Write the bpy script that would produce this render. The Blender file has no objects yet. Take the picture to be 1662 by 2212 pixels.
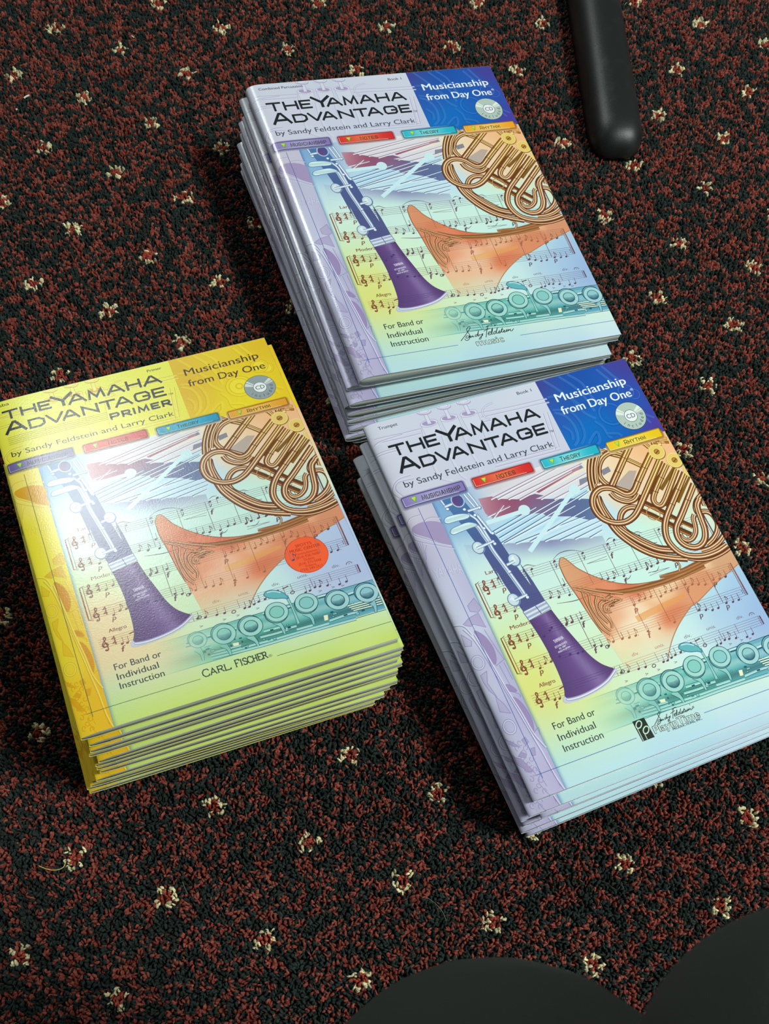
import bpy, bmesh, math, random
import numpy as np
from mathutils import Vector, Matrix
from mathutils.geometry import delaunay_2d_cdt, tessellate_polygon

S = bpy.context.scene
COL = S.collection

# ------------------------------------------------------------------ camera
cam_d = bpy.data.cameras.new('camera')
cam = bpy.data.objects.new('camera', cam_d)
COL.objects.link(cam)
F_PX = 1983.25
cam_d.sensor_fit = 'VERTICAL'
cam_d.sensor_height = 24.0
cam_d.lens = F_PX / 2212 * 24.0
cam_d.shift_x = 42.71 / 2212
cam_d.shift_y = 449.77 / 2212
cam_d.clip_start = 0.01
R_ = Vector((0.990049362955254, 0.13322785960925593, 0.045305588351020575))
U_ = Vector((-0.1407204992596876, 0.9373343487832696, 0.31875077988790584))
F_ = Vector((0.0, 0.32195443158152104, -0.946755165808468))
CAM_H = 0.6448195
M = Matrix((R_, U_, -F_)).transposed().to_4x4()
M.translation = Vector((0, 0, CAM_H))
cam.matrix_world = M
cam_d.dof.use_dof = True
cam_d.dof.focus_distance = 0.73
cam_d.dof.aperture_fstop = 15.0
S.camera = cam

# ------------------------------------------------------------------ view, world, room lamps
S.view_settings.view_transform = 'Standard'
S.view_settings.look = 'None'
S.view_settings.exposure = 0.0
S.view_settings.gamma = 1.0
S.view_settings.use_curve_mapping = False
S.cycles.max_bounces = 8
S.cycles.transparent_max_bounces = 16

w = bpy.data.worlds.new('world')
S.world = w
w.use_nodes = True
w.node_tree.nodes['Background'].inputs[0].default_value = (0.80, 0.95, 0.93, 1)
w.node_tree.nodes['Background'].inputs[1].default_value = 0.10


def ceiling_lamp(x, y, sx, sy, power, z=2.6, col=(0.93, 1.0, 0.955)):
    ld = bpy.data.lights.new('ceiling_lamp', 'AREA')
    ld.shape = 'RECTANGLE'
    ld.size, ld.size_y = sx, sy
    ld.energy = power
    ld.color = col
    o = bpy.data.objects.new('ceiling_lamp', ld)
    o.location = (x, y, z)
    COL.objects.link(o)
    return o


ceiling_lamp(-1.47, 2.62, 0.60, 0.75, 42)
ceiling_lamp(-1.47, 4.40, 0.60, 0.75, 6)
ceiling_lamp(2.00, 0.25, 0.60, 0.75, 122)

ART={
 'slideband':[[[168.5,71.6],[175.4,77.5],[182.4,82.2],[189.0,88.8],[194.7,94.7]]],
 'slideband2':[[[203.3,74.9],[206.5,77.2],[208.7,81.5]]],
 'tube_top':[[[214.6,76.6],[214.1,81.1]]],
 'inner':[[[184.7,80.3],[180.0,77.2],[174.1,76.5],[167.2,79.0],[161.1,84.9],[157.9,91.7],[158.1,96.8],[160.9,102.2],[166.8,107.5],[174.7,113.7]]],
 'outer':[[[158.9,75.2],[153.7,83.3],[149.3,92.9],[146.5,102.8]],[[161.9,75.4],[155.8,84.6],[151.7,93.6],[149.7,101.9]],[[165.4,75.8],[159.5,83.1],[155.0,92.1],[153.0,98.5]]],
 'lower':[[[147.9,107.7],[146.2,115.3],[146.3,123.5],[147.4,131.9],[149.3,141.1],[154.1,150.6],[160.5,159.4],[168.7,166.9],[179.6,172.8],[191.3,177.5]],[[148.2,109.0],[147.5,116.4],[148.1,124.7],[149.6,131.3],[152.8,139.2],[158.1,147.6],[164.8,155.9],[173.5,163.5],[186.1,168.8]],[[154.2,135.3],[155.9,142.6],[161.0,149.1],[167.9,156.9],[175.4,163.5],[186.9,167.5]]],
 'diag':[[[177.9,120.7],[183.9,127.0],[191.7,135.7],[199.2,144.9],[208.8,154.9]],[[175.7,129.5],[180.1,134.0],[188.2,142.1],[196.4,152.2],[204.5,160.4]]],
 'diagw':[[[179.3,127.4],[181.6,130.0]],[[182.8,131.3],[185.1,134.0]],[[186.5,136.0],[190.4,140.3]],[[195.1,144.3],[196.7,146.1]],[[201.4,151.3],[206.6,156.7]]],
 'ring':[[[183.8,135.1],[188.9,136.7]]],
 'small':[[[159.4,108.7],[161.1,113.6],[165.2,117.7],[170.2,119.9],[175.5,119.3],[180.5,115.8]]],
 'loop':[[[207.4,87.0],[196.2,96.7],[185.4,106.4],[179.2,112.2],[174.7,114.3],[170.4,113.6],[167.1,110.4],[163.6,106.5],[158.8,103.8],[153.0,103.2],[147.2,105.6],[142.9,110.5],[140.9,116.8],[141.8,123.9],[145.6,129.5],[152.0,133.6],[159.9,134.9],[167.8,132.7],[174.7,127.9],[185.2,118.5],[201.1,104.1],[211.8,94.3]]],
 'loop2':[[[155.3,133.1],[158.9,128.0],[163.9,124.9],[169.5,124.7],[174.0,126.8]]],
 'u':[[[215.5,99.3],[205.1,108.5],[194.5,118.2],[189.9,123.8],[189.8,128.2],[193.2,130.5],[198.2,127.6],[208.0,118.4],[221.3,105.6]]],
 'e':[[[226.0,110.4],[213.2,122.1],[202.1,132.1],[192.5,141.1],[187.0,148.8],[184.1,157.1],[184.9,164.8],[188.9,172.2],[196.2,177.0],[206.0,179.5],[217.5,179.2],[227.9,176.6]]],
 'f':[[[228.3,121.5],[216.3,132.6],[204.9,143.1],[197.0,150.0],[193.8,155.3],[193.0,161.2],[195.5,166.9],[201.0,170.6],[207.2,170.7],[213.1,166.9],[217.0,160.0],[218.8,151.2],[220.3,142.8],[222.1,138.3],[225.9,134.9]],[[219.1,146.0],[219.3,141.6],[222.3,136.9],[226.9,133.7],[231.5,131.7]]],
 'g':[[[195.9,157.2],[196.3,161.0],[199.1,163.8],[203.6,163.6],[208.5,159.9],[211.2,154.5],[212.8,148.7],[215.4,145.7]]],
 'rring':[[[221.6,145.1],[226.4,146.4],[229.5,150.6],[229.8,157.7],[226.0,164.0],[219.7,168.8],[212.0,172.0]]],
 'rlow':[[[230.1,168.4],[222.3,172.9],[213.3,175.3],[205.3,175.3]],[[229.4,178.9],[220.3,181.3],[210.3,182.3],[200.4,180.8],[191.7,176.4]]],
 'short':[[[193.9,75.8],[184.5,84.1],[173.8,93.9],[163.3,103.5]]],
 'disc':[[[212.9,86.7],[219.1,88.5]],[[223.4,97.7],[229.5,99.5]],[[232.4,109.8],[238.1,110.5]]],
 'clasp':[[[220.6,81.3],[226.1,78.6],[228.2,81.6],[228.7,85.6],[224.8,89.8],[221.2,90.6],[219.4,88.4]]],
 'bell':[[[93.6,151.3],[96.9,146.8],[100.0,148.1],[102.9,153.2],[106.4,159.2],[115.6,168.8],[127.4,177.5],[140.9,183.2],[156.0,186.0],[172.2,187.1],[190.1,185.6],[205.9,184.0]],[[202.7,182.2],[213.5,180.7],[225.2,179.2],[228.9,178.2]]],
 'belledge':[[[226.2,182.2],[226.9,200.3]]],
 'bell2':[[[228.1,194.0],[217.7,197.7],[202.2,203.0],[181.9,211.6]],[[174.5,213.6],[159.5,222.7],[148.5,231.8],[139.9,241.5],[132.3,251.4]]],
 'bellL':[[[93.6,151.3],[93.1,164.2],[95.4,179.0],[97.7,197.8],[100.8,214.7],[103.0,229.0],[104.7,244.0]]],
 'btube':[[[110.6,178.6],[121.0,183.6],[134.6,186.9],[149.2,188.4],[165.7,188.9],[183.1,187.9],[201.4,185.9]],[[163.1,184.6],[180.9,185.5],[194.0,184.3],[207.5,182.5],[224.7,180.0]]],
 'pigtail':[[[179.2,175.2],[182.3,177.4],[182.7,181.2],[180.2,184.7]]],
 'curl':[[[95.2,170.8],[102.1,174.1],[110.4,179.0],[120.8,184.0],[129.6,188.0]],[[95.3,172.7],[100.0,176.2],[99.5,182.5],[99.5,194.2],[100.8,206.3],[105.3,214.1]],[[97.7,174.3],[103.7,179.5],[101.8,187.5],[102.2,197.2],[104.5,207.5],[107.2,211.6]],[[101.4,175.5],[108.8,182.3],[105.9,187.8],[104.5,196.9],[107.7,205.4]],[[105.5,180.1],[114.3,186.2],[108.2,189.6],[107.3,195.7],[110.0,205.1],[108.6,209.9]],[[110.1,185.9],[119.8,190.2],[111.5,191.7],[110.0,196.6],[114.6,198.1]],[[117.1,187.1],[125.6,191.6],[116.3,192.8],[112.3,196.3]]],
 'streak':[[[129.6,206.8],[150.7,204.2],[175.4,201.9],[174.8,205.0],[151.3,209.2],[130.2,211.8]]],
 'cbodyL':[[[30.7,74.5],[34.1,86.4],[39.1,105.4],[43.0,124.1],[46.6,156.2]],[[46.2,137.8],[47.7,153.1],[49.4,164.2],[51.9,178.0]]],
 'cbodyR':[[[45.0,73.5],[49.1,88.3],[53.0,100.2],[58.8,116.5],[62.5,142.1],[66.2,160.5]],[[65.8,140.7],[68.8,156.3],[70.9,174.3]]],
 'cring':[[[51.4,177.3],[70.9,174.3],[72.3,181.2],[52.8,184.9]]],
 'cbellL':[[[52.7,185.1],[54.8,199.8],[55.7,214.4],[55.6,227.4],[54.5,238.8],[52.3,244.8]]],
 'cbellR':[[[72.1,181.9],[74.9,194.4],[79.1,209.1],[83.2,222.3],[88.6,231.7],[96.2,238.2]]],
 'crim':[[[50.9,245.2],[49.7,248.1],[52.3,250.5],[61.9,250.9],[75.5,249.5],[87.6,246.5],[96.4,240.9],[97.8,238.5],[95.7,238.1]]],
 'crimin':[[[52.3,244.8],[53.5,246.9],[62.9,247.9],[76.6,246.5],[87.7,243.3],[96.2,238.2]]],
 'yam':[[[62.6,205.7],[70.8,204.4],[61.5,209.5],[71.8,207.8],[64.0,211.2],[69.9,210.2],[62.1,213.5],[72.2,211.2]]],
 'chole':[[[42.8,80.0],[47.4,81.4],[45.3,74.4]]],
 'cspat':[[[26.1,92.8],[28.3,90.6],[33.1,90.1],[41.3,91.0],[46.4,93.3],[44.0,95.8],[34.9,95.6],[28.8,95.6],[26.3,94.5]],[[26.9,102.2],[29.2,100.3],[34.5,99.4],[42.6,99.0],[48.1,101.7],[47.9,103.6],[42.8,103.9],[34.6,104.6],[28.9,105.1],[26.8,103.7]]],
 'crod':[[[45.6,92.4],[49.7,98.2],[51.1,104.6],[52.0,112.0],[52.7,118.7]],[[45.4,100.8],[48.7,104.5],[49.9,111.4],[51.1,118.2],[51.7,126.1],[54.8,141.9],[58.3,160.7],[58.8,165.9]],[[49.6,76.4],[51.6,84.3],[53.6,90.9]],[[52.9,76.1],[54.9,84.0],[56.1,91.0]]],
 'crod2':[[[51.5,94.2],[53.5,102.1],[56.1,112.7]]],
 'ccup':[[[41.5,120.3],[45.2,121.5],[39.2,125.4]],[[62.8,137.4],[66.5,138.6],[60.4,142.4]],[[48.9,166.4],[53.1,167.7],[46.8,170.7]]],
 'carm':[[[40.2,120.6],[55.1,118.8]],[[55.9,139.6],[62.5,138.6]],[[49.7,167.2],[60.2,165.7]]],
 'cball':[[[54.8,121.3],[56.9,112.9],[56.3,90.4],[59.7,168.0],[44.8,88.5],[55.7,145.3],[32.8,84.5],[52.4,107.3],[50.5,95.2]]],
 'carm2':[[[46.5,90.3],[57.1,90.0]],[[31.2,82.0],[38.9,81.1]]],
 'barrelL':[[[30.6,74.9],[32.1,82.6]]],
 'xred':[[[103.3,90.3],[121.2,85.9],[147.8,79.4],[149.1,82.5],[140.5,83.7],[105.2,92.3]]],
 'xmass':[[[58.3,83.1],[68.9,84.2],[73.5,87.8],[86.8,92.3],[101.8,92.0],[108.0,95.4],[100.5,96.1],[114.2,100.3],[128.1,104.2],[141.1,108.6],[138.4,115.3],[138.7,120.6],[141.7,126.0],[132.3,124.6],[121.2,118.1],[102.6,112.4],[100.2,108.6],[90.0,106.2],[71.5,104.1],[61.5,100.3],[58.5,96.4]]],
 'xwave':[[[32.4,114.9],[37.6,116.9],[44.8,117.4],[61.4,122.7],[71.0,125.8],[81.1,127.9],[91.3,130.0],[103.3,132.7],[114.0,135.4],[125.6,137.9],[136.3,139.8]]],
 'xblk':[[[140.8,91.0],[147.8,90.5],[147.2,94.2],[138.9,96.1]],[[161.0,88.7],[168.6,87.2],[168.7,91.7],[161.1,93.3]],[[146.7,79.3],[148.2,78.8],[148.2,82.3],[144.7,83.2]],[[166.2,103.8],[183.0,95.4],[189.0,97.2],[175.7,111.8]]],
 'mal':[[[88.0,102.3],[91.7,103.4],[83.9,102.9],[55.9,103.6]],[[133.1,97.8],[137.2,99.1],[129.5,99.8],[77.1,134.9]]],
 'xline':[[[56.3,111.7],[97.7,102.0]],[[58.7,113.9],[123.3,99.4]],[[59.6,117.8],[146.1,97.3]],[[59.1,122.0],[142.5,101.5]],[[61.4,122.7],[127.5,109.7]],[[69.8,125.4],[130.8,120.4]],[[80.7,127.4],[140.7,113.7]],[[91.9,130.2],[139.9,124.0]],[[103.1,133.0],[142.4,127.7]],[[114.6,135.6],[140.5,131.6]],[[126.2,138.1],[138.5,135.4]],[[67.4,85.9],[128.3,74.3]],[[72.3,87.4],[134.4,75.3]],[[80.2,89.9],[149.7,78.4]],[[88.0,92.7],[138.4,81.9]],[[104.2,97.3],[148.9,87.4]],[[114.2,100.3],[147.8,93.9]],[[58.8,98.7],[79.0,95.4]],[[57.7,104.2],[74.4,93.3]],[[132.3,105.9],[143.4,102.5]]],
 'fltop':[[[90.2,252.2],[108.8,252.9],[127.8,253.4],[145.1,253.4],[167.7,252.8],[194.4,252.7],[221.8,252.6]],[[126.5,252.6],[145.8,252.7],[186.7,253.1],[210.1,253.1],[232.1,253.3]]],
 'flbot':[[[78.4,274.8],[95.9,277.4],[114.5,278.2],[135.6,279.0],[153.2,278.5],[184.8,279.0],[205.8,279.5]],[[116.9,277.0],[150.2,279.0],[183.5,278.9],[229.2,281.0]]],
 'fcup':[[[94.6,259.6],[100.3,261.6]],[[113.3,261.0],[121.7,263.9]],[[133.0,261.1],[141.4,264.0]],[[153.9,256.0],[162.2,258.8]],[[176.4,255.7],[184.8,258.6]],[[198.5,261.1],[206.8,263.9]],[[222.2,262.3],[229.9,263.6]]],
 'flev':[[[149.6,239.4],[152.3,237.3],[156.9,237.7],[161.7,240.5],[164.5,244.1],[165.1,248.1],[161.6,246.5],[156.0,245.0],[151.2,242.2]]],
 'flevarm':[[[164.8,245.0],[165.0,249.6],[165.5,256.6],[165.6,264.9],[165.5,270.1]]],
 'farm':[[[150.2,262.6],[153.4,268.2],[153.6,274.9]],[[172.4,262.7],[175.7,268.3],[175.5,274.3]],[[129.3,268.0],[132.5,273.5],[133.0,278.1]],[[109.7,268.5],[112.6,273.1],[112.9,278.3]],[[92.1,266.0],[94.0,271.0],[93.6,276.6]]],
 'ffoot':[[[221.2,270.9],[221.9,274.5],[220.9,279.5]]],
 'frod':[[[99.7,274.4],[138.7,276.4],[170.0,276.9],[185.9,277.1]],[[102.3,272.4],[121.7,273.4]],[[136.4,271.9],[148.7,272.5],[156.7,272.3]],[[140.1,268.1],[152.4,268.6]],[[155.7,271.2],[163.4,271.6]],[[162.6,274.4],[174.4,274.7]],[[100.0,276.7],[134.3,278.6],[167.2,278.9],[205.5,280.1]],[[187.0,275.3],[200.4,274.6],[208.5,275.1]],[[97.2,267.8],[101.7,267.9]],[[111.3,275.6],[131.1,276.0]]],
 'fhl':[[[86.3,259.6],[101.1,260.4]],[[101.4,259.8],[122.5,260.5]],[[144.0,255.3],[165.9,255.9]],[[85.1,262.1],[98.2,263.0]],[[185.7,255.1],[192.1,255.3]],[[207.3,260.1],[217.6,259.7]]],
 'fwhite':[[[184.5,269.9],[187.5,270.2],[186.3,274.3],[183.6,274.1]],[[116.5,270.1],[120.9,270.6],[120.4,272.9],[116.8,272.4]],[[206.7,275.3],[219.0,274.0],[226.1,273.9],[229.6,278.5],[206.7,277.0]]],
 'drum':[[[1.5,90.6],[4.4,89.1],[10.8,88.6],[18.6,90.4],[24.2,94.6],[23.7,104.9],[23.9,112.2],[17.3,108.9],[9.2,101.5],[2.7,95.8]]],
 'drumrim':[[[1.5,90.6],[0.7,95.2],[0.8,100.1],[7.4,105.8],[16.4,111.0],[24.7,115.5]],[[0.9,92.8],[2.2,96.9],[9.5,103.4],[17.3,108.9],[23.7,112.5]],[[-0.8,86.8],[3.2,82.6],[11.2,82.6]],[[11.8,88.9],[14.3,87.2],[18.9,87.1],[24.8,89.3]]],
 'drumlug':[[[1.4,101.4],[1.0,111.5],[-0.8,123.5]],[[2.6,102.4],[1.7,112.4],[-0.3,123.6]],[[3.9,103.5],[2.3,113.7],[0.2,123.8]],[[6.2,106.6],[3.9,110.1],[2.1,116.7]]],
 'sax1':[[[14.8,160.3],[21.8,156.1],[23.9,165.0],[20.1,167.2],[15.0,165.0]]],
 'sax2':[[[5.4,172.7],[12.0,169.2],[19.9,167.7],[20.7,179.5],[12.9,174.6],[10.7,175.6]]],
 'saxbody':[[[-0.4,170.8],[5.4,173.9],[8.0,180.4],[8.7,188.6]],[[4.3,175.9],[8.2,185.7],[10.8,201.4],[12.7,218.2],[14.3,232.6],[15.9,246.8],[17.6,263.6],[19.1,277.5],[20.2,293.7],[22.2,304.9]],[[9.9,182.0],[11.4,193.9],[13.1,209.9],[14.8,227.2],[17.3,245.3],[19.0,262.1],[22.8,274.2]]],
 'saxhole':[[[11.2,179.9],[14.3,181.4],[17.5,186.7],[19.2,195.1],[18.2,202.6],[15.2,207.5],[13.2,202.3],[11.6,190.4]],[[16.7,233.4],[20.4,237.4],[22.7,247.1],[22.3,255.2],[20.1,260.5],[18.7,252.5],[17.0,241.7]],[[15.8,223.4],[19.7,225.5],[21.6,230.3],[16.9,228.6]]],
 'saxl':[[[15.1,208.5],[22.5,206.1]],[[17.8,208.8],[18.8,224.5]],[[21.7,208.0],[22.3,221.5]],[[18.8,180.7],[21.1,197.2],[23.1,206.4]],[[19.9,261.7],[24.5,259.3],[23.4,264.3]],[[16.3,228.4],[22.0,232.5],[22.1,235.3]]],
 'saxpan':[[[2.0,178.7],[6.7,185.9],[5.2,189.3],[1.1,187.6]],[[2.5,211.2],[7.6,209.8],[4.5,218.1],[6.6,229.9],[3.5,223.3],[2.4,216.7]],[[5.7,228.9],[8.9,235.5],[10.6,243.6],[4.1,239.9]]],
 'saxcup':[[[2.2,202.0],[5.2,204.5],[0.3,206.3]],[[5.9,252.1],[10.6,255.1],[3.2,257.8]]],
 'saxblk':[[[9.5,263.4],[12.7,262.2],[13.6,266.2],[10.7,267.9]],[[12.0,271.0],[16.0,271.1],[14.2,276.4],[11.6,276.1]],[[2.9,273.0],[5.9,270.8],[8.6,273.7],[7.0,275.8]],[[-0.5,258.5],[3.1,262.5],[6.7,267.7],[2.0,264.7]],[[-1.2,270.2],[0.9,272.9],[3.8,275.3],[7.9,285.3],[5.0,285.6],[-0.5,275.8]]],
 'saxfeat':[[[10.4,284.3],[11.4,289.3],[8.1,293.3],[10.1,301.8],[11.9,305.1]],[[11.6,287.4],[11.5,293.2],[12.3,298.7]],[[19.1,277.5],[20.0,288.4],[21.0,301.9]]],
 'valve':[[[49.2,1.1],[54.4,2.6],[50.3,-1.6],[48.9,11.9],[55.8,13.9],[50.1,9.2]],[[65.9,1.0],[71.2,2.5],[67.1,-1.8],[65.6,11.8],[72.6,13.9],[66.8,9.1]],[[82.6,1.3],[88.0,2.9],[83.9,-1.4],[82.2,12.3],[89.3,14.3],[83.5,9.5]]],
 'trl':[[[3.4,13.1],[25.7,14.3],[41.0,14.5]],[[2.7,17.1],[24.1,18.1],[39.4,18.3]],[[0.4,24.9],[19.2,25.2]],[[0.5,27.0],[19.2,27.3]],[[1.4,17.8],[6.8,16.2],[25.3,15.2]],[[88.4,14.1],[118.8,16.1],[148.4,16.8]],[[87.5,18.2],[122.4,19.4],[148.8,20.2]],[[86.7,22.3],[96.4,23.0]],[[82.4,62.0],[112.1,62.4],[138.6,62.7]],[[83.7,59.2],[113.5,59.6],[137.6,60.2]],[[18.7,53.3],[6.6,52.8],[2.7,57.7],[6.6,66.1]],[[17.3,49.8],[6.6,50.7],[0.2,57.0],[2.5,64.8]],[[143.2,28.7],[141.6,39.4],[138.5,60.5]],[[139.5,28.8],[137.9,40.6],[134.9,61.6]]],
 'trhook':[[[104.9,8.8],[99.5,9.5],[94.2,12.4],[92.8,17.5],[96.6,22.5]]],
 'trv':[[[41.0,14.5],[37.2,39.0],[37.5,58.0],[46.1,64.7]],[[54.8,16.3],[52.1,38.1],[52.8,58.4],[56.2,65.7]],[[71.3,16.8],[68.8,37.7],[69.8,55.1],[68.2,63.1]],[[88.0,17.2],[85.8,35.2],[84.5,55.2]]],
 'bgl':[[[152.8,0.7],[161.1,12.8],[167.8,25.2],[172.1,37.8],[178.8,45.3]],[[166.8,1.3],[175.4,14.4],[179.7,28.6],[180.7,38.6]],[[174.5,1.0],[182.3,11.4],[184.5,25.1],[188.2,35.9]],[[148.5,31.0],[155.6,36.2],[158.6,46.6],[156.1,57.8],[150.8,62.5]],[[148.2,28.5],[160.3,32.8],[164.6,43.6],[163.0,55.8],[156.6,62.6]],[[200.2,3.2],[205.9,14.7],[212.3,24.8]],[[205.8,1.4],[212.1,14.8],[218.5,24.9]],[[176.4,47.0],[180.5,53.8],[181.2,62.8],[183.8,65.1]],[[149.5,44.0],[153.6,50.7],[151.8,57.3]],[[163.1,64.5],[170.8,58.1],[174.1,57.5],[171.9,64.8],[166.6,66.4]],[[149.5,16.8],[163.9,19.3],[171.6,29.6]],[[181.0,60.3],[189.5,62.8],[191.8,65.9]],[[219.9,53.2],[225.9,58.1]],[[212.2,44.4],[216.6,52.2],[220.9,61.6]]],
 'bgc':[[[192.9,44.6],[202.2,47.3]],[[192.9,44.6],[195.5,45.3]],[[220.5,32.9],[225.0,34.2]],[[214.9,28.8],[221.0,30.6]]],
 'stick':[[[189.7,215.9],[205.0,221.2],[184.5,231.1]]],
 'stext':[[[184.4,205.9],[196.8,205.9],[178.4,208.9],[202.1,210.5],[174.5,225.0],[198.1,227.6]]],
 'pstaff':[[[7.4,38.2],[86.5,37.8],[7.4,45.5],[85.2,44.9]]],
 'ptitle':[[[9.1,10.4],[12.6,19.8],[46.1,16.7],[38.3,20.3],[135.0,21.8],[7.1,34.8],[135.2,36.1],[86.8,38.6],[87.5,45.7],[135.9,46.8],[134.9,40.9]]],
 'pby':[[[6.8,57.7],[7.5,52.1],[135.2,58.3]]],
 'ptop':[[[9.8,4.5],[15.7,4.4],[126.9,6.9],[138.9,7.3]]],
 'pmus':[[[155.3,12.4],[154.7,20.3],[218.1,26.1],[155.0,25.5],[155.0,32.5],[219.6,35.7]]],
 'pfor':[[[34.1,258.4],[33.9,263.6],[68.1,263.7],[34.1,266.2],[33.3,278.3],[66.2,278.7]]],
 'pcarl':[[[90.2,284.5],[89.6,289.6],[138.4,289.0],[87.6,288.1],[142.8,287.7],[77.6,287.4],[228.6,287.8]]],
 'ptag':[[[1.8,63.8],[52.2,64.0],[51.4,71.6],[1.9,72.8],[60.2,63.4],[109.9,64.8],[118.2,64.2]],[[167.6,66.5],[167.3,72.6],[175.7,67.1],[224.0,68.6],[223.8,75.6]]],
 'pcd':[[[208.9,51.1],[198.0,47.2],[219.9,55.2]]],
 'mus':[[[155.8,14.5],[154.6,22.3],[216.3,25.5],[219.3,18.9],[155.3,26.9],[154.3,34.2],[218.2,35.9],[220.1,27.8]]],
 'forb':[[[34.5,260.3],[34.6,265.2],[33.5,269.7],[34.8,273.2],[34.7,276.5],[35.0,281.0]],[[67.2,265.2],[63.8,270.9],[65.2,281.2]]],
 'logoC':[[[90.0,277.8],[99.4,277.9],[100.0,293.1],[90.8,292.7],[104.1,285.3],[137.9,283.4],[101.9,286.7],[139.7,289.9],[101.7,291.3],[138.9,291.4],[115.2,292.5],[140.0,292.9],[143.0,288.9],[87.3,289.3]]],
 'logoA':[[[91.0,286.0],[101.2,275.2],[138.5,283.3],[103.4,288.3],[101.8,292.4],[125.3,293.6],[126.7,288.8],[87.4,289.7],[141.9,290.3],[229.6,290.9]]],
 'hline':[[[53.0,289.1],[87.4,289.7]],[[8.2,289.2],[76.1,289.7]]],
 'vline':[[[12.1,76.2],[16.8,134.6]],[[12.1,117.5],[14.5,203.0],[11.2,290.8]]],
 'cbglow':[[[47.0,243.3],[59.9,237.7],[86.4,246.9]]],
 'tempo':[[[38.0,141.7],[49.4,141.0],[37.1,186.3],[57.0,186.0],[38.1,233.0],[50.8,232.3]]],
 'clef':[[[33.5,150.5],[33.5,169.7],[32.7,194.7],[32.2,214.2],[32.4,239.6]]],
 'time':[[[39.8,150.4],[40.2,169.8],[39.3,194.8],[39.0,214.9],[39.3,240.0]]],
 'bracket':[[[30.7,145.3],[27.4,145.8],[27.4,174.0],[30.2,174.5]],[[29.7,190.0],[26.6,190.0],[26.9,219.0],[29.5,218.8]]],
 'dyn':[[[45.6,157.1],[45.2,178.9],[44.7,201.9],[44.2,223.4],[43.6,250.0]],[[135.5,158.1],[135.9,180.3],[89.5,201.4],[89.0,222.2],[178.8,201.9],[132.9,202.6],[178.6,222.6],[132.8,224.4],[180.5,179.2],[202.1,202.9],[202.2,222.8]]],
 'notes':[[[89.9,167.5],[81.9,175.1],[90.3,176.0],[119.3,172.1],[124.1,173.4],[129.0,174.2],[136.9,175.1],[143.3,173.5],[148.4,173.3],[157.1,175.3],[161.1,174.4],[167.2,173.6],[173.4,173.6]],[[77.7,196.5],[82.7,196.0],[90.4,195.4],[133.5,198.5],[138.9,196.5],[143.8,196.5],[148.8,196.5],[156.4,198.8],[161.4,196.8],[166.3,197.0],[171.3,196.7],[179.2,196.0],[184.5,197.7],[189.3,199.3],[194.3,201.1],[202.3,199.6],[207.6,200.3],[213.0,200.3]],[[90.1,217.6],[94.9,219.5],[100.1,221.2],[104.9,219.5],[112.4,219.6],[117.8,220.4],[123.1,220.6],[133.6,220.4],[143.1,221.5],[156.4,220.6],[179.4,218.0],[184.5,219.6],[189.4,221.3],[194.6,221.2],[202.7,219.6],[208.2,220.4],[213.4,220.4]],[[99.5,242.7],[104.9,243.6],[113.1,244.3],[118.7,244.7],[133.4,245.5],[137.0,245.5],[140.7,244.6],[144.5,243.6],[149.4,243.1],[158.9,243.8],[178.7,247.3],[182.2,246.9],[186.5,245.4],[190.2,245.8],[195.7,246.9],[204.3,248.9],[209.8,248.3]],[[91.5,147.9],[72.4,148.4],[66.4,147.6],[45.4,147.3],[45.9,174.9],[45.0,198.1],[50.4,196.2],[44.7,220.3],[49.8,218.3],[54.4,218.4],[44.5,245.0],[48.2,245.3],[75.8,173.5],[81.9,175.2],[78.2,195.7],[82.3,196.0]],[[137.1,147.4],[143.6,145.8],[163.8,148.5],[181.6,148.5],[115.1,148.3]],[[156.7,175.6],[161.1,174.6],[166.8,173.7],[172.9,173.8]]],
 'whole':[[[98.9,221.4],[100.9,242.2],[125.1,245.8],[169.8,244.2]]],
 'bar':[[[133.6,147.2],[133.3,164.0]],[[154.0,154.3],[153.4,170.5]],[[178.1,147.1],[177.5,163.0]],[[112.3,149.5],[111.0,165.1]],[[87.9,194.0],[88.6,218.9]],[[131.6,198.9],[130.9,212.6]],[[154.0,196.0],[153.0,218.4]],[[177.0,196.9],[176.3,218.6]],[[200.4,197.9],[200.3,210.1]]],
 'bar5':[[[96.2,225.6],[97.1,234.2]],[[103.8,241.6],[108.4,239.1]],[[130.3,236.1],[130.2,242.4]],[[164.8,237.3],[164.1,244.4]],[[200.2,236.3],[199.4,243.6]],[[170.0,237.9],[170.7,243.5]]],
 'slur':[[[91.1,146.2],[98.2,143.0],[107.2,143.4],[115.3,147.0]],[[66.0,145.2],[70.6,144.2],[76.1,147.0]],[[137.0,145.2],[140.3,143.5],[143.6,144.0]],[[160.6,145.3],[164.3,145.2],[167.4,147.4]],[[78.3,179.2],[93.1,181.4],[109.7,180.4]],[[135.2,177.3],[139.2,178.1],[142.6,175.9]],[[121.8,175.7],[125.8,176.4],[129.1,176.4]],[[156.9,178.3],[163.1,179.2],[167.0,176.0]]],
 'hair':[[[114.2,157.3],[131.9,156.3],[114.2,157.3],[131.3,158.6]],[[156.0,178.6],[174.3,179.7],[155.9,181.0],[174.3,179.7]],[[171.5,157.5],[175.1,157.7],[171.5,157.5],[175.0,158.0]]],
 'div':[[[112.9,234.4],[132.2,234.7],[157.3,234.7],[177.0,234.4],[203.7,234.2]]],
 'ferm':[[[216.1,234.5]]],
}

# ------------------------------------------------------------------ helpers
random.seed(7)
rng = np.random.default_rng(7)
MM = 0.001


def lin(c):
    c = np.asarray(c, float) / 255.0
    return np.where(c <= 0.04045, c / 12.92, ((c + 0.055) / 1.055) ** 2.4)


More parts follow.
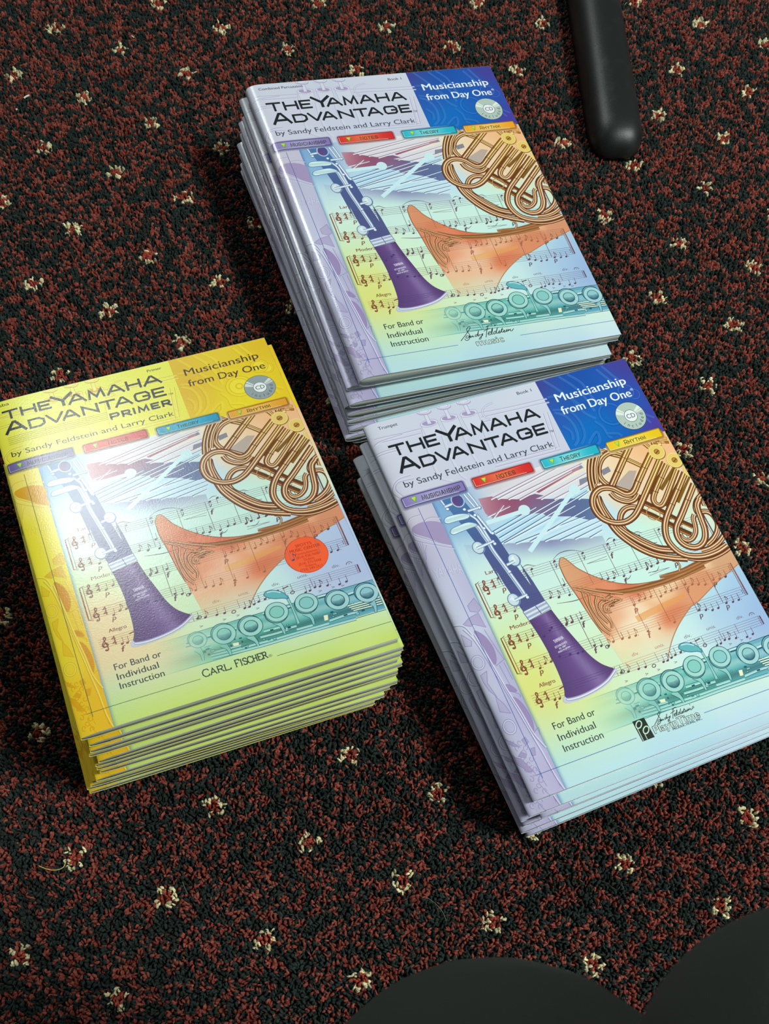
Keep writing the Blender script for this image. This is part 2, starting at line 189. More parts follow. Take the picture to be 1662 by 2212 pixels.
def tag(o, label=None, cat=None, group=None, kind=None):
    if label: o['label'] = label
    if cat: o['category'] = cat
    if group: o['group'] = group
    if kind: o['kind'] = kind
    return o


def mesh_obj(name, verts, faces, mat, parent=None, cols=None, smooth=False):
    me = bpy.data.meshes.new(name)
    verts = np.asarray(verts, np.float32).reshape(-1, 3)
    lens = np.fromiter((len(f) for f in faces), np.int32, len(faces))
    idx = np.concatenate([np.asarray(f, np.int32) for f in faces]) if len(faces) else np.zeros(0, np.int32)
    me.vertices.add(len(verts)); me.vertices.foreach_set('co', verts.ravel())
    me.loops.add(len(idx)); me.loops.foreach_set('vertex_index', idx)
    me.polygons.add(len(faces))
    st = np.zeros(len(faces), np.int32); st[1:] = np.cumsum(lens)[:-1]
    me.polygons.foreach_set('loop_start', st)
    me.polygons.foreach_set('loop_total', lens)
    if smooth: me.polygons.foreach_set('use_smooth', np.ones(len(faces), bool))
    me.update(calc_edges=True)
    if cols is not None:
        at = me.color_attributes.new('print', 'FLOAT_COLOR', 'POINT')
        c4 = np.ones((len(verts), 4), np.float32); c4[:, :3] = cols
        at.data.foreach_set('color', c4.ravel())
    me.validate()
    me.materials.append(mat)
    o = bpy.data.objects.new(name, me)
    COL.objects.link(o)
    if parent: o.parent = parent
    return o


def new_mat(name, rough=0.5, col=(0.5, 0.5, 0.5), spec=0.5):
    m = bpy.data.materials.new(name); m.use_nodes = True
    b = m.node_tree.nodes['Principled BSDF']
    b.inputs['Base Color'].default_value = (*col, 1)
    b.inputs['Roughness'].default_value = rough
    b.inputs['Specular IOR Level'].default_value = spec
    return m, m.node_tree, b


def noise_bump(nt, b, scale, strength, dist, detail=3, coord='Object', stretch=None):
    n, l = nt.nodes, nt.links
    tc = n.new('ShaderNodeTexCoord'); ns = n.new('ShaderNodeTexNoise'); bp = n.new('ShaderNodeBump')
    ns.inputs['Scale'].default_value = scale; ns.inputs['Detail'].default_value = detail
    bp.inputs['Strength'].default_value = strength; bp.inputs['Distance'].default_value = dist
    src = tc.outputs[coord]
    if stretch:
        mp = n.new('ShaderNodeMapping'); mp.inputs['Scale'].default_value = stretch
        l.new(src, mp.inputs[0]); src = mp.outputs[0]
    l.new(src, ns.inputs['Vector']); l.new(ns.outputs['Fac'], bp.inputs['Height']); l.new(bp.outputs['Normal'], b.inputs['Normal'])
    return ns


# printed, varnished card
M_PRINT, nt, b = new_mat('glossy_printed_card', 0.21, spec=0.5)
a_ = nt.nodes.new('ShaderNodeAttribute'); a_.attribute_name = 'print'
nt.links.new(a_.outputs['Color'], b.inputs['Base Color'])
noise_bump(nt, b, 900, 0.22, 0.0002, 2)
# page edges: thin sheets stacked, seen as fine lines
M_PAGE, nt, b = new_mat('page_edges', 0.75)
ns = noise_bump(nt, b, 1.0, 0.5, 0.0004, 2, stretch=(6, 6, 2600))
cr = nt.nodes.new('ShaderNodeValToRGB')
cr.color_ramp.elements[0].position = 0.30; cr.color_ramp.elements[0].color = (0.20, 0.22, 0.21, 1)
cr.color_ramp.elements[1].position = 0.62; cr.color_ramp.elements[1].color = (0.56, 0.60, 0.56, 1)
nt.links.new(ns.outputs['Fac'], cr.inputs[0]); nt.links.new(cr.outputs[0], b.inputs['Base Color'])


# ------------------------------------------------------------------ cover art: flat coloured shapes in mm on the cover
def rbf(pts, sig):
    P = np.array([p[:2] for p in pts], float); C = np.array([p[2] for p in pts], float)
    def f(u, v):
        u = np.atleast_1d(np.asarray(u, float)); v = np.atleast_1d(np.asarray(v, float))
        d = (u[:, None] - P[:, 0]) ** 2 + (v[:, None] - P[:, 1]) ** 2
        w_ = np.exp(-d / (2 * sig * sig)) + 1e-9 / (1 + d)
        return (w_ @ C) / w_.sum(1)[:, None]
    return f


def const(c):
    c = np.asarray(c, float)
    return lambda u, v: np.tile(c, (len(u), 1))


def mix(f, g, a):
    """colour f towards g by a(u,v)"""
    f = f if callable(f) else const(f); g = g if callable(g) else const(g)
    def h(u, v):
        k = a(u, v) if callable(a) else np.full(len(u), float(a))
        k = np.clip(k, 0, 1)[:, None]
        return f(u, v) * (1 - k) + g(u, v) * k
    return h


def crom(pts, n=6, closed=False):
    P = [np.array(p, float) for p in pts]
    if len(P) < 3: return [tuple(p) for p in P]
    out = []; N = len(P); rngk = range(N if closed else N - 1)
    for i in rngk:
        if closed: p0, p1, p2, p3 = P[i - 1], P[i], P[(i + 1) % N], P[(i + 2) % N]
        else: p0, p1, p2, p3 = P[max(i - 1, 0)], P[i], P[i + 1], P[min(i + 2, N - 1)]
        for k in range(n):
            t = k / n
            out.append(tuple(0.5 * (2 * p1 + (p2 - p0) * t + (2 * p0 - 5 * p1 + 4 * p2 - p3) * t * t + (3 * p1 - p0 - 3 * p2 + p3) * t ** 3)))
    if not closed: out.append(tuple(P[-1]))
    return out


_glyphs = {}


def text_geo(s, bold):
    key = (s, bold)
    if key not in _glyphs:
        c = bpy.data.curves.new('t', 'FONT'); c.body = s; c.offset = bold; c.resolution_u = 4
        o = bpy.data.objects.new('t', c); COL.objects.link(o)
        dg = bpy.context.evaluated_depsgraph_get(); dg.update()
        ev = o.evaluated_get(dg); m = ev.to_mesh()
        V = np.array([v.co[:2] for v in m.vertices]); Fc = [tuple(p.vertices) for p in m.polygons]
        ev.to_mesh_clear(); bpy.data.objects.remove(o); bpy.data.curves.remove(c)
        _glyphs[key] = (V, Fc)
    return _glyphs[key]


class Art:
    def __init__(self):
        self.P, self.Z, self.C, self.F, self.n, self.z = [], [], [], [], 0, 1.0
        self.top = np.zeros((620, 466), np.int16)      # how many printing passes lie on each half-millimetre cell

    def lift(self, k=1.0): self.z += k

    def add(self, pts, faces, col):
        pts = np.asarray(pts, float).reshape(-1, 2)
        pts[:, 0] = np.clip(pts[:, 0], 0.15, 228.45); pts[:, 1] = np.clip(pts[:, 1], 0.15, 304.65)
        f = col if callable(col) else const(col)
        c = f(pts[:, 0], pts[:, 1])
        # vertex order is forced to face up: v runs down the page, so (u, -v) must be counter-clockwise
        ff = []
        for fa in faces:
            q = pts[list(fa)]
            x, y = q[:, 0], -q[:, 1]
            ar = np.sum(x * np.roll(y, -1) - np.roll(x, -1) * y)
            if abs(ar) < 1e-7: continue
            fa = list(fa) if ar > 0 else list(fa)[::-1]
            ff.append([i + self.n for i in fa])
        # one pass above everything already printed underneath
        cells = []; hi = 0
        for fa in ff:
            q = pts[[i - self.n for i in fa]] * 2.0
            x0, y0 = q.min(0).astype(int); x1, y1 = q.max(0).astype(int) + 1
            cells.append((y0, y1, x0, x1)); hi = max(hi, int(self.top[y0:y1, x0:x1].max(initial=0)))
        lvl = hi + 1 if self.z > 0 else 0
        for y0, y1, x0, x1 in cells: self.top[y0:y1, x0:x1] = np.maximum(self.top[y0:y1, x0:x1], lvl)
        self.P.append(pts); self.Z.append(np.full(len(pts), float(lvl))); self.C.append(lin(c)); self.F += ff
        self.n += len(pts)

    def fill(self, poly, col, step=None):
        poly = [tuple(p) for p in poly]
        vs = [Vector(p) for p in poly]
        if step:
            A = np.array(poly)
            for x in np.arange(A[:, 0].min() + step / 2, A[:, 0].max(), step):
                for y in np.arange(A[:, 1].min() + step / 2, A[:, 1].max(), step): vs.append(Vector((x, y)))
        r = delaunay_2d_cdt(vs, [], [list(range(len(poly)))], 1, 1e-4)
        self.add([tuple(p) for p in r[0]], [tuple(f) for f in r[2]], col)

    def grid(self, us, vs, col):
        U, V = np.meshgrid(us, vs); nu = len(us)
        fs = [(j * nu + i, j * nu + i + 1, (j + 1) * nu + i + 1, (j + 1) * nu + i) for j in range(len(vs) - 1) for i in range(nu - 1)]
        self.add(np.c_[U.ravel(), V.ravel()], fs, col)

    def stroke(self, pts, w_, col, closed=False, off=0.0, smooth=0):
        if smooth: pts = crom(pts, smooth, closed)
        P = np.array(pts, float)
        keep = np.r_[True, np.linalg.norm(np.diff(P, axis=0), axis=1) > 1e-4]; P = P[keep]
        # short pieces near the curved spine
        Q = [P[0]]
        for p, q in zip(P[:-1], P[1:]):
            k = 1 if min(p[0], q[0]) > 32 else max(1, int(np.hypot(*(q - p)) / 2.0))
            Q += [p + (q - p) * j / k for j in range(1, k + 1)]
        P = np.array(Q); N = len(P)
        if N < 2: return
        w_ = np.broadcast_to(np.asarray(w_, float), (N,)) if np.ndim(w_) == 0 else np.interp(np.linspace(0, 1, N), np.linspace(0, 1, len(w_)), w_)
        if closed: d1 = P - np.roll(P, 1, 0); d2 = np.roll(P, -1, 0) - P
        else:
            d = np.diff(P, axis=0); d1 = np.vstack([d[:1], d]); d2 = np.vstack([d, d[-1:]])
        t1 = d1 / (np.linalg.norm(d1, axis=1)[:, None] + 1e-9); t2 = d2 / (np.linalg.norm(d2, axis=1)[:, None] + 1e-9)
        n1 = np.c_[-t1[:, 1], t1[:, 0]]; n2 = np.c_[-t2[:, 1], t2[:, 0]]
        m = n1 + n2; m /= (np.linalg.norm(m, axis=1)[:, None] + 1e-9)
        k = 1 / np.clip(np.sum(m * n1, axis=1), 0.42, 1)
        h = (w_ / 2)[:, None]
        mm = m * k[:, None]
        A = P + mm * (off + h); B = P + mm * (off - h)
        pts = np.vstack([A, B])
        fs = [(i, i + 1, N + i + 1, N + i) for i in range(N - 1)]
        if closed: fs.append((N - 1, 0, N, 2 * N - 1))
        self.add(pts, fs, col)

    def ellipse(self, c, a, b_, rot=0, col=(0, 0, 0), n=28):
        t = np.arange(n) / n * 2 * math.pi; cr_, sr = math.cos(rot), math.sin(rot)
        x, y = a * np.cos(t), b_ * np.sin(t)
        pts = [(c[0], c[1])] + [(c[0] + cr_ * p - sr * q, c[1] + sr * p + cr_ * q) for p, q in zip(x, y)]
        self.add(pts, [(0, i + 1, (i + 1) % n + 1) for i in range(n)], col)

    def ring(self, c, a, b_, w_, col, rot=0, n=32, t0=0, t1=2 * math.pi):
        cl = abs(t1 - t0 - 2 * math.pi) < 1e-6
        t = np.linspace(t0, t1, n, endpoint=not cl); cr_, sr = math.cos(rot), math.sin(rot)
        self.stroke([(c[0] + cr_ * a * math.cos(k) - sr * b_ * math.sin(k), c[1] + sr * a * math.cos(k) + cr_ * b_ * math.sin(k)) for k in t], w_, col, closed=cl)

    def text(self, s, u0, u1, base, cap, col, bold=0.0, shear=0.0, rot=0.0, heavy=0.0):
        V, Fc = text_geo(s, 0.0)
        x0, x1 = V[:, 0].min(), V[:, 0].max()
        sx = (u1 - u0) / (x1 - x0); sy = cap / 0.682
        X = (V[:, 0] - x0) * sx; Y = V[:, 1] * sy; X = X + Y * shear
        if bold and bold < .05: heavy = max(heavy, bold * cap * 1.1)
        if bold >= .05: st = [(bold * cap * math.cos(k * math.pi / 4), bold * cap * math.sin(k * math.pi / 4)) for k in range(8)]
        else: st = [(0.0, 0.0)] if not heavy else [(-heavy, 0.0), (heavy, 0.0)]
        for dx, dy in st:
            self.add(np.c_[u0 + dx + X * math.cos(rot) + Y * math.sin(rot), base + dy - Y * math.cos(rot) + X * math.sin(rot)], Fc, col)
            self.lift(.05)

    def glyphs(self, s, boxes, top, base, th, col):
        """square engraved capitals made of strokes; boxes = [(u0,u1)], top/base may be lists"""
        for i, (ch, bx) in enumerate(zip(s, boxes)):
            tp = top[i] if isinstance(top, (list, tuple)) else top
            t = th[i] if isinstance(th, (list, tuple)) else th
            for pl in CAPS[ch]:
                cl = pl[0] == pl[-1]
                q = [(bx[0] + t / 2 + x * (bx[1] - bx[0] - t), base - t / 2 - y * (base - tp - t)) for x, y in pl]
                if cl: q = q[:-1]
                else:   # run the pen out to the full box
                    for e, nb in ((0, 1), (-1, -2)):
                        p_, n_ = np.array(q[e]), np.array(q[nb]); d = p_ - n_; d /= np.linalg.norm(d) + 1e-9
                        ext = t / 2 if max(abs(d)) > 0.97 else t / 2 / max(abs(d[1]), 0.5)
                        if pl[e] in ENDIN.get(ch, ()): ext = 0
                        q[e] = tuple(p_ + d * ext)
                self.stroke(q, t, col, closed=cl); self.lift(0.15)


CAPS = {
    'A': [[(0, 0), (.44, 1), (.56, 1), (1, 0)], [(.17, .30), (.83, .30)]],
    'C': [[(1, .72), (.86, 1), (.14, 1), (0, .8), (0, .2), (.14, 0), (.86, 0), (1, .28)]],
    'D': [[(0, 0), (0, 1), (.72, 1), (1, .74), (1, .26), (.72, 0), (0, 0)]],
    'E': [[(1, 1), (0, 1), (0, 0), (1, 0)], [(0, .5), (.86, .5)]],
    'G': [[(1, .74), (.84, 1), (.14, 1), (0, .8), (0, .2), (.14, 0), (.86, 0), (1, .2), (1, .47), (.52, .47)]],
    'H': [[(0, 0), (0, 1)], [(1, 0), (1, 1)], [(0, .5), (1, .5)]],
    'I': [[(.5, 0), (.5, 1)]],
    'M': [[(0, 0), (.1, 1), (.5, .12), (.9, 1), (1, 0)]],
    'N': [[(0, 0), (0, 1), (1, 0), (1, 1)]],
    'O': [[(.14, 1), (.86, 1), (1, .8), (1, .2), (.86, 0), (.14, 0), (0, .2), (0, .8), (.14, 1)]],
    'P': [[(0, 0), (0, 1), (.85, 1), (1, .85), (1, .55), (.85, .4), (0, .4)]],
    'R': [[(0, 0), (0, 1), (.85, 1), (1, .85), (1, .55), (.85, .4), (0, .4)], [(.5, .4), (1, 0)]],
    'S': [[(1, .78), (.86, 1), (.14, 1), (0, .86), (0, .64), (.14, .5), (.86, .5), (1, .36), (1, .14), (.86, 0), (.14, 0), (0, .22)]],
    'T': [[(0, 1), (1, 1)], [(.5, 1), (.5, 0)]],
    'U': [[(0, 1), (0, .2), (.14, 0), (.86, 0), (1, .2), (1, 1)]],
    'V': [[(0, 1), (.47, 0), (.53, 0), (1, 1)]],
    'Y': [[(0, 1), (.5, .45), (1, 1)], [(.5, .45), (.5, 0)]],
}
ENDIN = {'A': [(.17, .30), (.83, .30)], 'H': [(0, .5), (1, .5)], 'E': [(0, .5)], 'P': [(0, .4)], 'R': [(0, .4), (.5, .4)], 'T': [(.5, 1)], 'Y': [(.5, .45)], 'G': [(.52, .47)]}


def caps_row(a, s, u0, u1, top, base, th, col, first=1.18):
    """small-cap row: first letter taller"""
    wts = [{'I': .35, 'M': 1.25, 'Y': 1.05}.get(c, 1.0) for c in s]; wts[0] *= 1.1
    gap = 0.22; tot = sum(wts) + gap * (len(s) - 1); k = (u1 - u0) / tot; x = u0; bx = []
    for w_ in wts: bx.append((x, x + w_ * k)); x += (w_ + gap) * k
    h = base - top
    a.glyphs(s, bx, [base - h * first] + [top] * (len(s) - 1), base, th, col)


W_, H_ = 228.6, 304.8
INK = (34, 38, 42)


def bg_points(primer):
    p = [(24, 75, (128, 172, 215)), (24, 95, (150, 190, 222)), (45, 85, (120, 160, 208)), (24, 125, (196, 222, 236)), (30, 145, (214, 240, 232)),
         (30, 165, (214, 240, 220)), (30, 188, (214, 236, 182)), (30, 212, (226, 230, 142)), (36, 238, (226, 226, 128)), (62, 245, (226, 230, 150)),
         (28, 262, (214, 228, 172)), (60, 270, (206, 232, 180)), (28, 284, (192, 228, 212)), (62, 85, (212, 222, 236)), (80, 80, (226, 210, 212)),
         (100, 76, (228, 224, 230)), (130, 76, (238, 236, 226)), (152, 80, (240, 230, 204)), (168, 88, (246, 222, 186)), (188, 84, (248, 200, 152)),
         (206, 80, (247, 184, 132)), (224, 82, (246, 190, 140)), (182, 104, (240, 212, 182)), (202, 120, (246, 212, 176)), (224, 120, (240, 212, 176)),
         (70, 115, (190, 220, 242)), (100, 122, (176, 220, 244)), (130, 125, (196, 226, 244)), (80, 145, (210, 238, 230)), (120, 150, (212, 240, 230)),
         (110, 170, (208, 240, 230)), (140, 175, (208, 240, 230)), (172, 160, (206, 240, 228)), (200, 150, (212, 236, 214)), (222, 140, (216, 230, 208)),
         (190, 200, (192, 226, 232)), (214, 190, (184, 214, 234)), (224, 205, (160, 192, 226)), (205, 222, (170, 200, 230)), (224, 235, (156, 182, 222)),
         (190, 238, (180, 206, 228)), (165, 238, (202, 232, 232)), (150, 240, (212, 238, 236)), (80, 200, (216, 242, 214)), (90, 225, (214, 238, 198)),
         (75, 235, (216, 234, 182)), (105, 245, (216, 236, 200)), (128, 246, (216, 236, 214)), (62, 284, (200, 232, 212)), (120, 284, (198, 230, 220)),
         (180, 284, (210, 234, 218)), (222, 284, (214, 238, 222)), (28, 300, (188, 220, 234)), (62, 302, (184, 220, 238)), (120, 302, (180, 214, 236)),
         (180, 302, (186, 214, 240)), (222, 302, (202, 222, 242))]
    if primer:
        q = []
        for u, v, c in p:
            c = np.array(c, float)
            if v > 296: c = np.array((204, 222, 84))
            elif v > 280: c = c * .62 + np.array((206, 232, 190)) * .38
            elif u < 70 and 205 < v < 280: c = np.array((243, 214, 168)) * .9 + c * .1
            elif u > 180 and 180 < v < 245: c = np.array((190, 200, 232)) * .7 + c * .3
            q.append((u, v, tuple(c)))
        p = q + [(120, 295, (214, 232, 130)), (60, 295, (214, 232, 140)), (200, 295, (214, 232, 140)), (28, 294, (210, 230, 150))]
    return p


def make_art(kind, full=True):
    primer = kind == 'primer'
    a = Art()
    BG = rbf(bg_points(primer), 12.0)
    if primer:
        LAV = rbf([(0, 0, (238, 238, 78)), (70, 10, (242, 242, 92)), (140, 5, (240, 238, 80)), (0, 70, (236, 226, 66)), (70, 66, (240, 232, 78)), (140, 66, (238, 230, 70))], 30)
        STR = rbf([(0, 80, (250, 226, 96)), (22, 90, (252, 232, 120)), (0, 150, (244, 232, 60)), (22, 150, (250, 226, 60)), (0, 220, (240, 224, 62)), (22, 220, (244, 196, 34)), (0, 300, (244, 210, 50)), (22, 300, (238, 178, 24))], 16)
        BLU = rbf([(148, 5, (228, 186, 20)), (185, 10, (236, 204, 22)), (225, 5, (232, 190, 24)), (160, 40, (228, 180, 16)), (190, 50, (244, 222, 20)), (225, 45, (238, 206, 26)), (150, 68, (236, 196, 20)), (185, 66, (244, 220, 24)), (225, 66, (238, 200, 30))], 16)
        gh_d, gh_l, st_d, st_f, st_l = (214, 178, 30), (250, 240, 130), (206, 160, 20), (222, 150, 18), (252, 232, 110)
        b_d, b_l = (206, 150, 10), (250, 232, 60)
    else:
        LAV = rbf([(0, 0, (214, 218, 232)), (70, 10, (208, 212, 230)), (140, 5, (212, 216, 232)), (0, 70, (210, 206, 224)), (70, 66, (206, 208, 228)), (140, 66, (206, 206, 226)), (20, 40, (212, 212, 230))], 30)
        STR = rbf([(0, 80, (214, 206, 222)), (22, 80, (200, 194, 216)), (2, 110, (196, 188, 214)), (20, 118, (196, 196, 222)), (8, 150, (210, 214, 234)), (22, 150, (182, 174, 210)), (2, 175, (206, 208, 230)), (2, 215, (204, 206, 228)), (20, 210, (180, 174, 208)), (22, 250, (176, 168, 206)), (4, 260, (196, 196, 222)), (4, 300, (196, 194, 220)), (22, 300, (178, 166, 206))], 12)
        BLU = rbf([(148, 3, (70, 70, 150)), (165, 20, (34, 92, 178)), (150, 35, (44, 92, 180)), (178, 8, (30, 80, 170)), (195, 20, (32, 92, 182)), (226, 4, (70, 66, 156)), (210, 40, (30, 92, 184)), (160, 60, (16, 112, 196)), (180, 55, (14, 110, 196)), (190, 66, (24, 96, 184)), (226, 35, (56, 74, 170)), (226, 64, (78, 62, 160))], 11)
        gh_d, gh_l, st_d, st_f, st_l = (172, 162, 198), (226, 226, 240), (122, 112, 168), (158, 138, 184), (224, 226, 242)
        b_d, b_l = (24, 70, 160), (84, 140, 214)
    US = np.r_[0.15, 0.6, 1.2, 2, 3, 4, 5.5, 7, 9, 11, 13, 15, 17, 19, 21]
    # ground colours, panel by panel
    a.z = 0
    a.grid(np.r_[US, np.linspace(23.4, 146.0, 22)], np.r_[np.linspace(0.15, 71.6, 13)], LAV)
    a.grid(np.linspace(146.0, 228.45, 22), np.linspace(0.15, 71.6, 20), BLU)
    a.grid(np.r_[US, 23.4], np.linspace(71.6, 304.65, 48 if full else 30), STR)
    v0 = 71.6 if full else 262
    # the picture panel, with the printed soft edge along the strip
    def PIC(u, v):
        k = np.clip(1 - (u - 23.4) / 3.2, 0, 1) ** 1.5 * 0.62
        return BG(u, v) * (1 - k[:, None]) + np.array((70, 110, 170) if not primer else (90, 130, 160)) * k[:, None]
    a.grid(np.r_[23.4, 24.0, 24.8, 25.8, 27, np.linspace(30, 228.45, 46)], np.linspace(v0, 304.65, 54 if full else 12), PIC)
    if not full:
        a.grid(np.r_[23.4, 27, np.linspace(30, 228.45, 8)], np.linspace(71.6, 262, 8), PIC)
    a.z = 1

    # ---- strip: ghost drum and saxophone
    for p in ART['drum']: a.fill(crom(p, 3, True), mix(STR, st_f, 0.75), 4)
    a.lift()
    for p in ART['drumrim']: a.stroke(p, 0.5, mix(STR, st_d, 0.5), smooth=4); a.stroke(p, 0.45, mix(STR, st_l, 0.8), off=0.5, smooth=4)
    for p in ART['drumlug']: a.stroke(p, 0.35, mix(STR, st_d, 0.45), smooth=4)
    if full: a.text('YAMAHA', 1.5, 22.6, 133.0, 7.2, mix(STR, st_d, 0.3), bold=0.0, rot=0.10); a.lift(); a.text('YAMAHA', 1.9, 23.0, 132.8, 6.9, mix(STR, st_l, 0.4), bold=-0.012, rot=0.10)
    a.lift()
    for p in ART['saxhole']: a.fill(crom(p, 3, True), mix(STR, st_f, 0.95), 4)
    for nme, k in (('sax1', 0.35), ('sax2', 0.45), ('saxblk', 0.6)):
        for p in ART[nme]: a.fill(p, mix(STR, st_f, k))
    for p in ART['saxpan']: a.fill(p, mix(STR, st_f, 0.25))
    a.lift()
    for nme in ('saxhole', 'sax1', 'sax2', 'saxpan', 'saxblk'):
        for p in ART[nme]:
            a.stroke(p, 0.4, mix(STR, st_d, 0.65), closed=True, smooth=3 if nme == 'saxhole' else 0)
    a.lift()
    for p in ART['saxbody']:
        a.stroke(p, 0.55, mix(STR, st_d, 0.7), smooth=5); a.stroke(p, 0.9, mix(STR, st_l, 0.7), off=-0.8, smooth=5)
    for nme in ('saxl', 'saxfeat'):
        for p in ART[nme]: a.stroke(p, 0.4, mix(STR, st_d, 0.7), smooth=4)
    for c, e, g in ART['saxcup']:
        c_, r = (max(c[0], 4.6), c[1]), 4.4
        a.ring(c_, r, r * 1.25, 0.5, mix(STR, st_d, 0.5)); a.ring(c_, r * .72, r * .95, 0.4, mix(STR, st_d, 0.4)); a.ring(c_, r * .86, r * 1.1, 0.5, mix(STR, st_l, 0.8))
    # scrollwork at the foot of the strip
    for k in range(16):
        cu, cv = 2.2 + (k * 5.3) % 8, 262 + k * 2.6
        a.stroke([(cu + 1.9 * math.cos(t * .7 + k) * (1 - t / 11), cv + 2.4 * math.sin(t * .7 + k) * (1 - t / 11)) for t in range(9)], 0.55, mix(STR, st_f, 0.7), smooth=3)
    a.lift()
    # ---- trumpet ghost behind the title
    a.z = 1
    for p in ART['trl']: a.stroke(p, 0.55, mix(LAV, gh_d, 0.8), smooth=4); a.stroke(p, 0.7, mix(LAV, gh_l, 0.7), off=0.8, smooth=4)
    for p in ART['trv']: a.stroke(p, 0.5, mix(LAV, gh_d, 0.55), smooth=4); a.stroke(p, 1.6, mix(LAV, gh_l, 0.35), off=-1.4, smooth=4)
    for p in ART['trhook']: a.stroke(p, 1.5, mix(LAV, gh_d, 0.8), smooth=5); a.lift(); a.stroke(p, 0.7, mix(LAV, gh_l, 0.8), smooth=5)
    a.lift()
    for p in ART['valve']:
        (cu, cv), bs = p[0], p[3]
        a.fill([(bs[0] - 7, bs[1]), (bs[0] + 7, bs[1]), (bs[0] + 6.4, bs[1] + 13), (bs[0] - 6.4, bs[1] + 13)], mix(LAV, gh_l, 0.35))
        for s_ in (-1, 1): a.stroke([(bs[0] + s_ * 7, bs[1]), (bs[0] + s_ * 6.6, bs[1] + 14)], 0.45, mix(LAV, gh_d, 0.6))
        a.lift(.5); a.ellipse(bs, 7.2, 3.0, 0.1, mix(LAV, gh_l, 0.8)); a.ring(bs, 7.2, 3.0, .45, mix(LAV, gh_d, 0.8)); a.lift(.5)
        a.ellipse(bs, 5.6, 2.1, 0.1, mix(LAV, st_f, 0.75)); a.lift(.5)
        a.fill([(cu - 1.4, cv), (cu + 1.7, cv), (bs[0] + 1.9, bs[1] + .6), (bs[0] - 1.3, bs[1] + .6)], mix(LAV, gh_l, .55)); a.lift(.3)
        for x in (-1.3, 1.6): a.stroke([(cu + x, cv), (bs[0] + x + .2, bs[1] + .5)], .4, mix(LAV, gh_d, .9))
        a.lift(.5); a.ellipse((cu, cv + .5), 5.9, 2.7, 0.12, mix(LAV, gh_d, 0.95)); a.lift(.5); a.ellipse((cu, cv), 5.5, 2.3, 0.12, mix(LAV, gh_l, 0.6)); a.ring((cu, cv), 4.0, 1.5, .35, mix(LAV, gh_d, .7))
    a.lift()
    # ---- corner panel ghost
    a.z = 1
    for i, p in enumerate(ART['bgl']):
        p = [(max(q[0], 146.4), min(max(q[1], .3), 71)) for q in p]
        a.stroke(p, (2.4 if i in (0, 1, 2, 3, 5, 6) else 1.0), mix(BLU, b_l, 0.34), smooth=5); a.lift(.3); a.stroke(p, 0.4, mix(BLU, b_d, 0.6), off=1.2, smooth=5); a.stroke(p, 0.35, mix(BLU, b_l, 0.7), off=-1.0, smooth=5)
    a.lift()
    for c, e in ART['bgc']:
        r = math.hypot(e[0] - c[0], e[1] - c[1])
        a.ring(c, r, r, 1.3, mix(BLU, b_l, 0.35)); a.ring(c, r * 1.14, r * 1.14, .4, mix(BLU, b_d, 0.7)); a.ring(c, r * .85, r * .85, .35, mix(BLU, b_d, 0.6))
        if primer: a.ellipse(c, r * .8, r * .8, 0, mix(BLU, b_l, 0.6))
    a.lift()
    a.z = 12
    if full:
        picture(a, kind, BG, primer)
    def LOCAL(u, v):
        top_ = np.where((u < 146)[:, None], LAV(u, v), BLU(u, v)); low = np.where((u < 23.4)[:, None], STR(u, v), PIC(u, v))
        return np.where((v < 71.6)[:, None], top_, low)
    a.local = LOCAL
    # ---- hairlines on the strip and across the foot
    line_c = (62, 96, 170) if not primer else (70, 96, 70)
    a.lift(2)
    a.stroke([(12.0, 77), (12.0, 292.5)], 0.4, line_c)
    gap = {'trumpet': (87.5, 143.5), 'percussion': (87.4, 141.9), 'primer': (87.6, 142.8)}[kind]
    a.stroke([(8.4, 289.2), (gap[0], 289.5)], 0.4, line_c); a.stroke([(gap[1], 289.8), (228.4, 290.4)], 0.4, line_c)
    lettering(a, kind, primer, full)
    return a


TUBE = dict(o=(92, 48, 28), m=(142, 80, 48), g=(184, 120, 76), h=(244, 214, 172), d=(70, 56, 34))


def tint(u, v):
    """gold at the upper right of the horn, copper towards the foot"""
    k = np.clip((140 - v) / 60, 0, 1) * np.clip((u - 160) / 40, 0.15, 1)
    return k * .8


def tcol(name):
    c = np.array(TUBE[name], float)
    gold = {'o': (132, 80, 18), 'm': (186, 126, 34), 'g': (214, 160, 56), 'h': (252, 230, 140), 'd': (92, 84, 30)}[name]
    return mix(const(c), const(gold), tint)


def tube(a, p, w_, smooth=6):
    a.stroke(p, w_ * 1.12, tcol('o'), smooth=smooth); a.lift(.4)
    a.stroke(p, w_ * .80, tcol('m'), smooth=smooth); a.lift(.4)
    a.stroke(p, w_ * .30, tcol('g'), off=-w_ * .24, smooth=smooth)
    a.stroke(p, w_ * .21, tcol('h'), off=w_ * .12, smooth=smooth); a.lift(.4)
    a.stroke(p, w_ * .10, tcol('d'), off=-w_ * .05, smooth=smooth)
    a.stroke(p, w_ * .10, tcol('h'), off=-w_ * .30, smooth=smooth)
    a.lift(.6)


STAVES = [(146.8, 154.0), (167.0, 173.8), (191.2, 198.0), (211.5, 218.7), (236.9, 244.0)]
X_L, X_R = 29.4, 222.4


def inside(poly, u, v):
    P = np.array(poly); c = np.zeros(len(u), bool); x, y = P[:, 0], P[:, 1]
    j = len(P) - 1
    for i in range(len(P)):
        m = ((y[i] > v) != (y[j] > v)) & (u < (x[j] - x[i]) * (v - y[i]) / (y[j] - y[i] + 1e-12) + x[i]); c ^= m; j = i
    return c


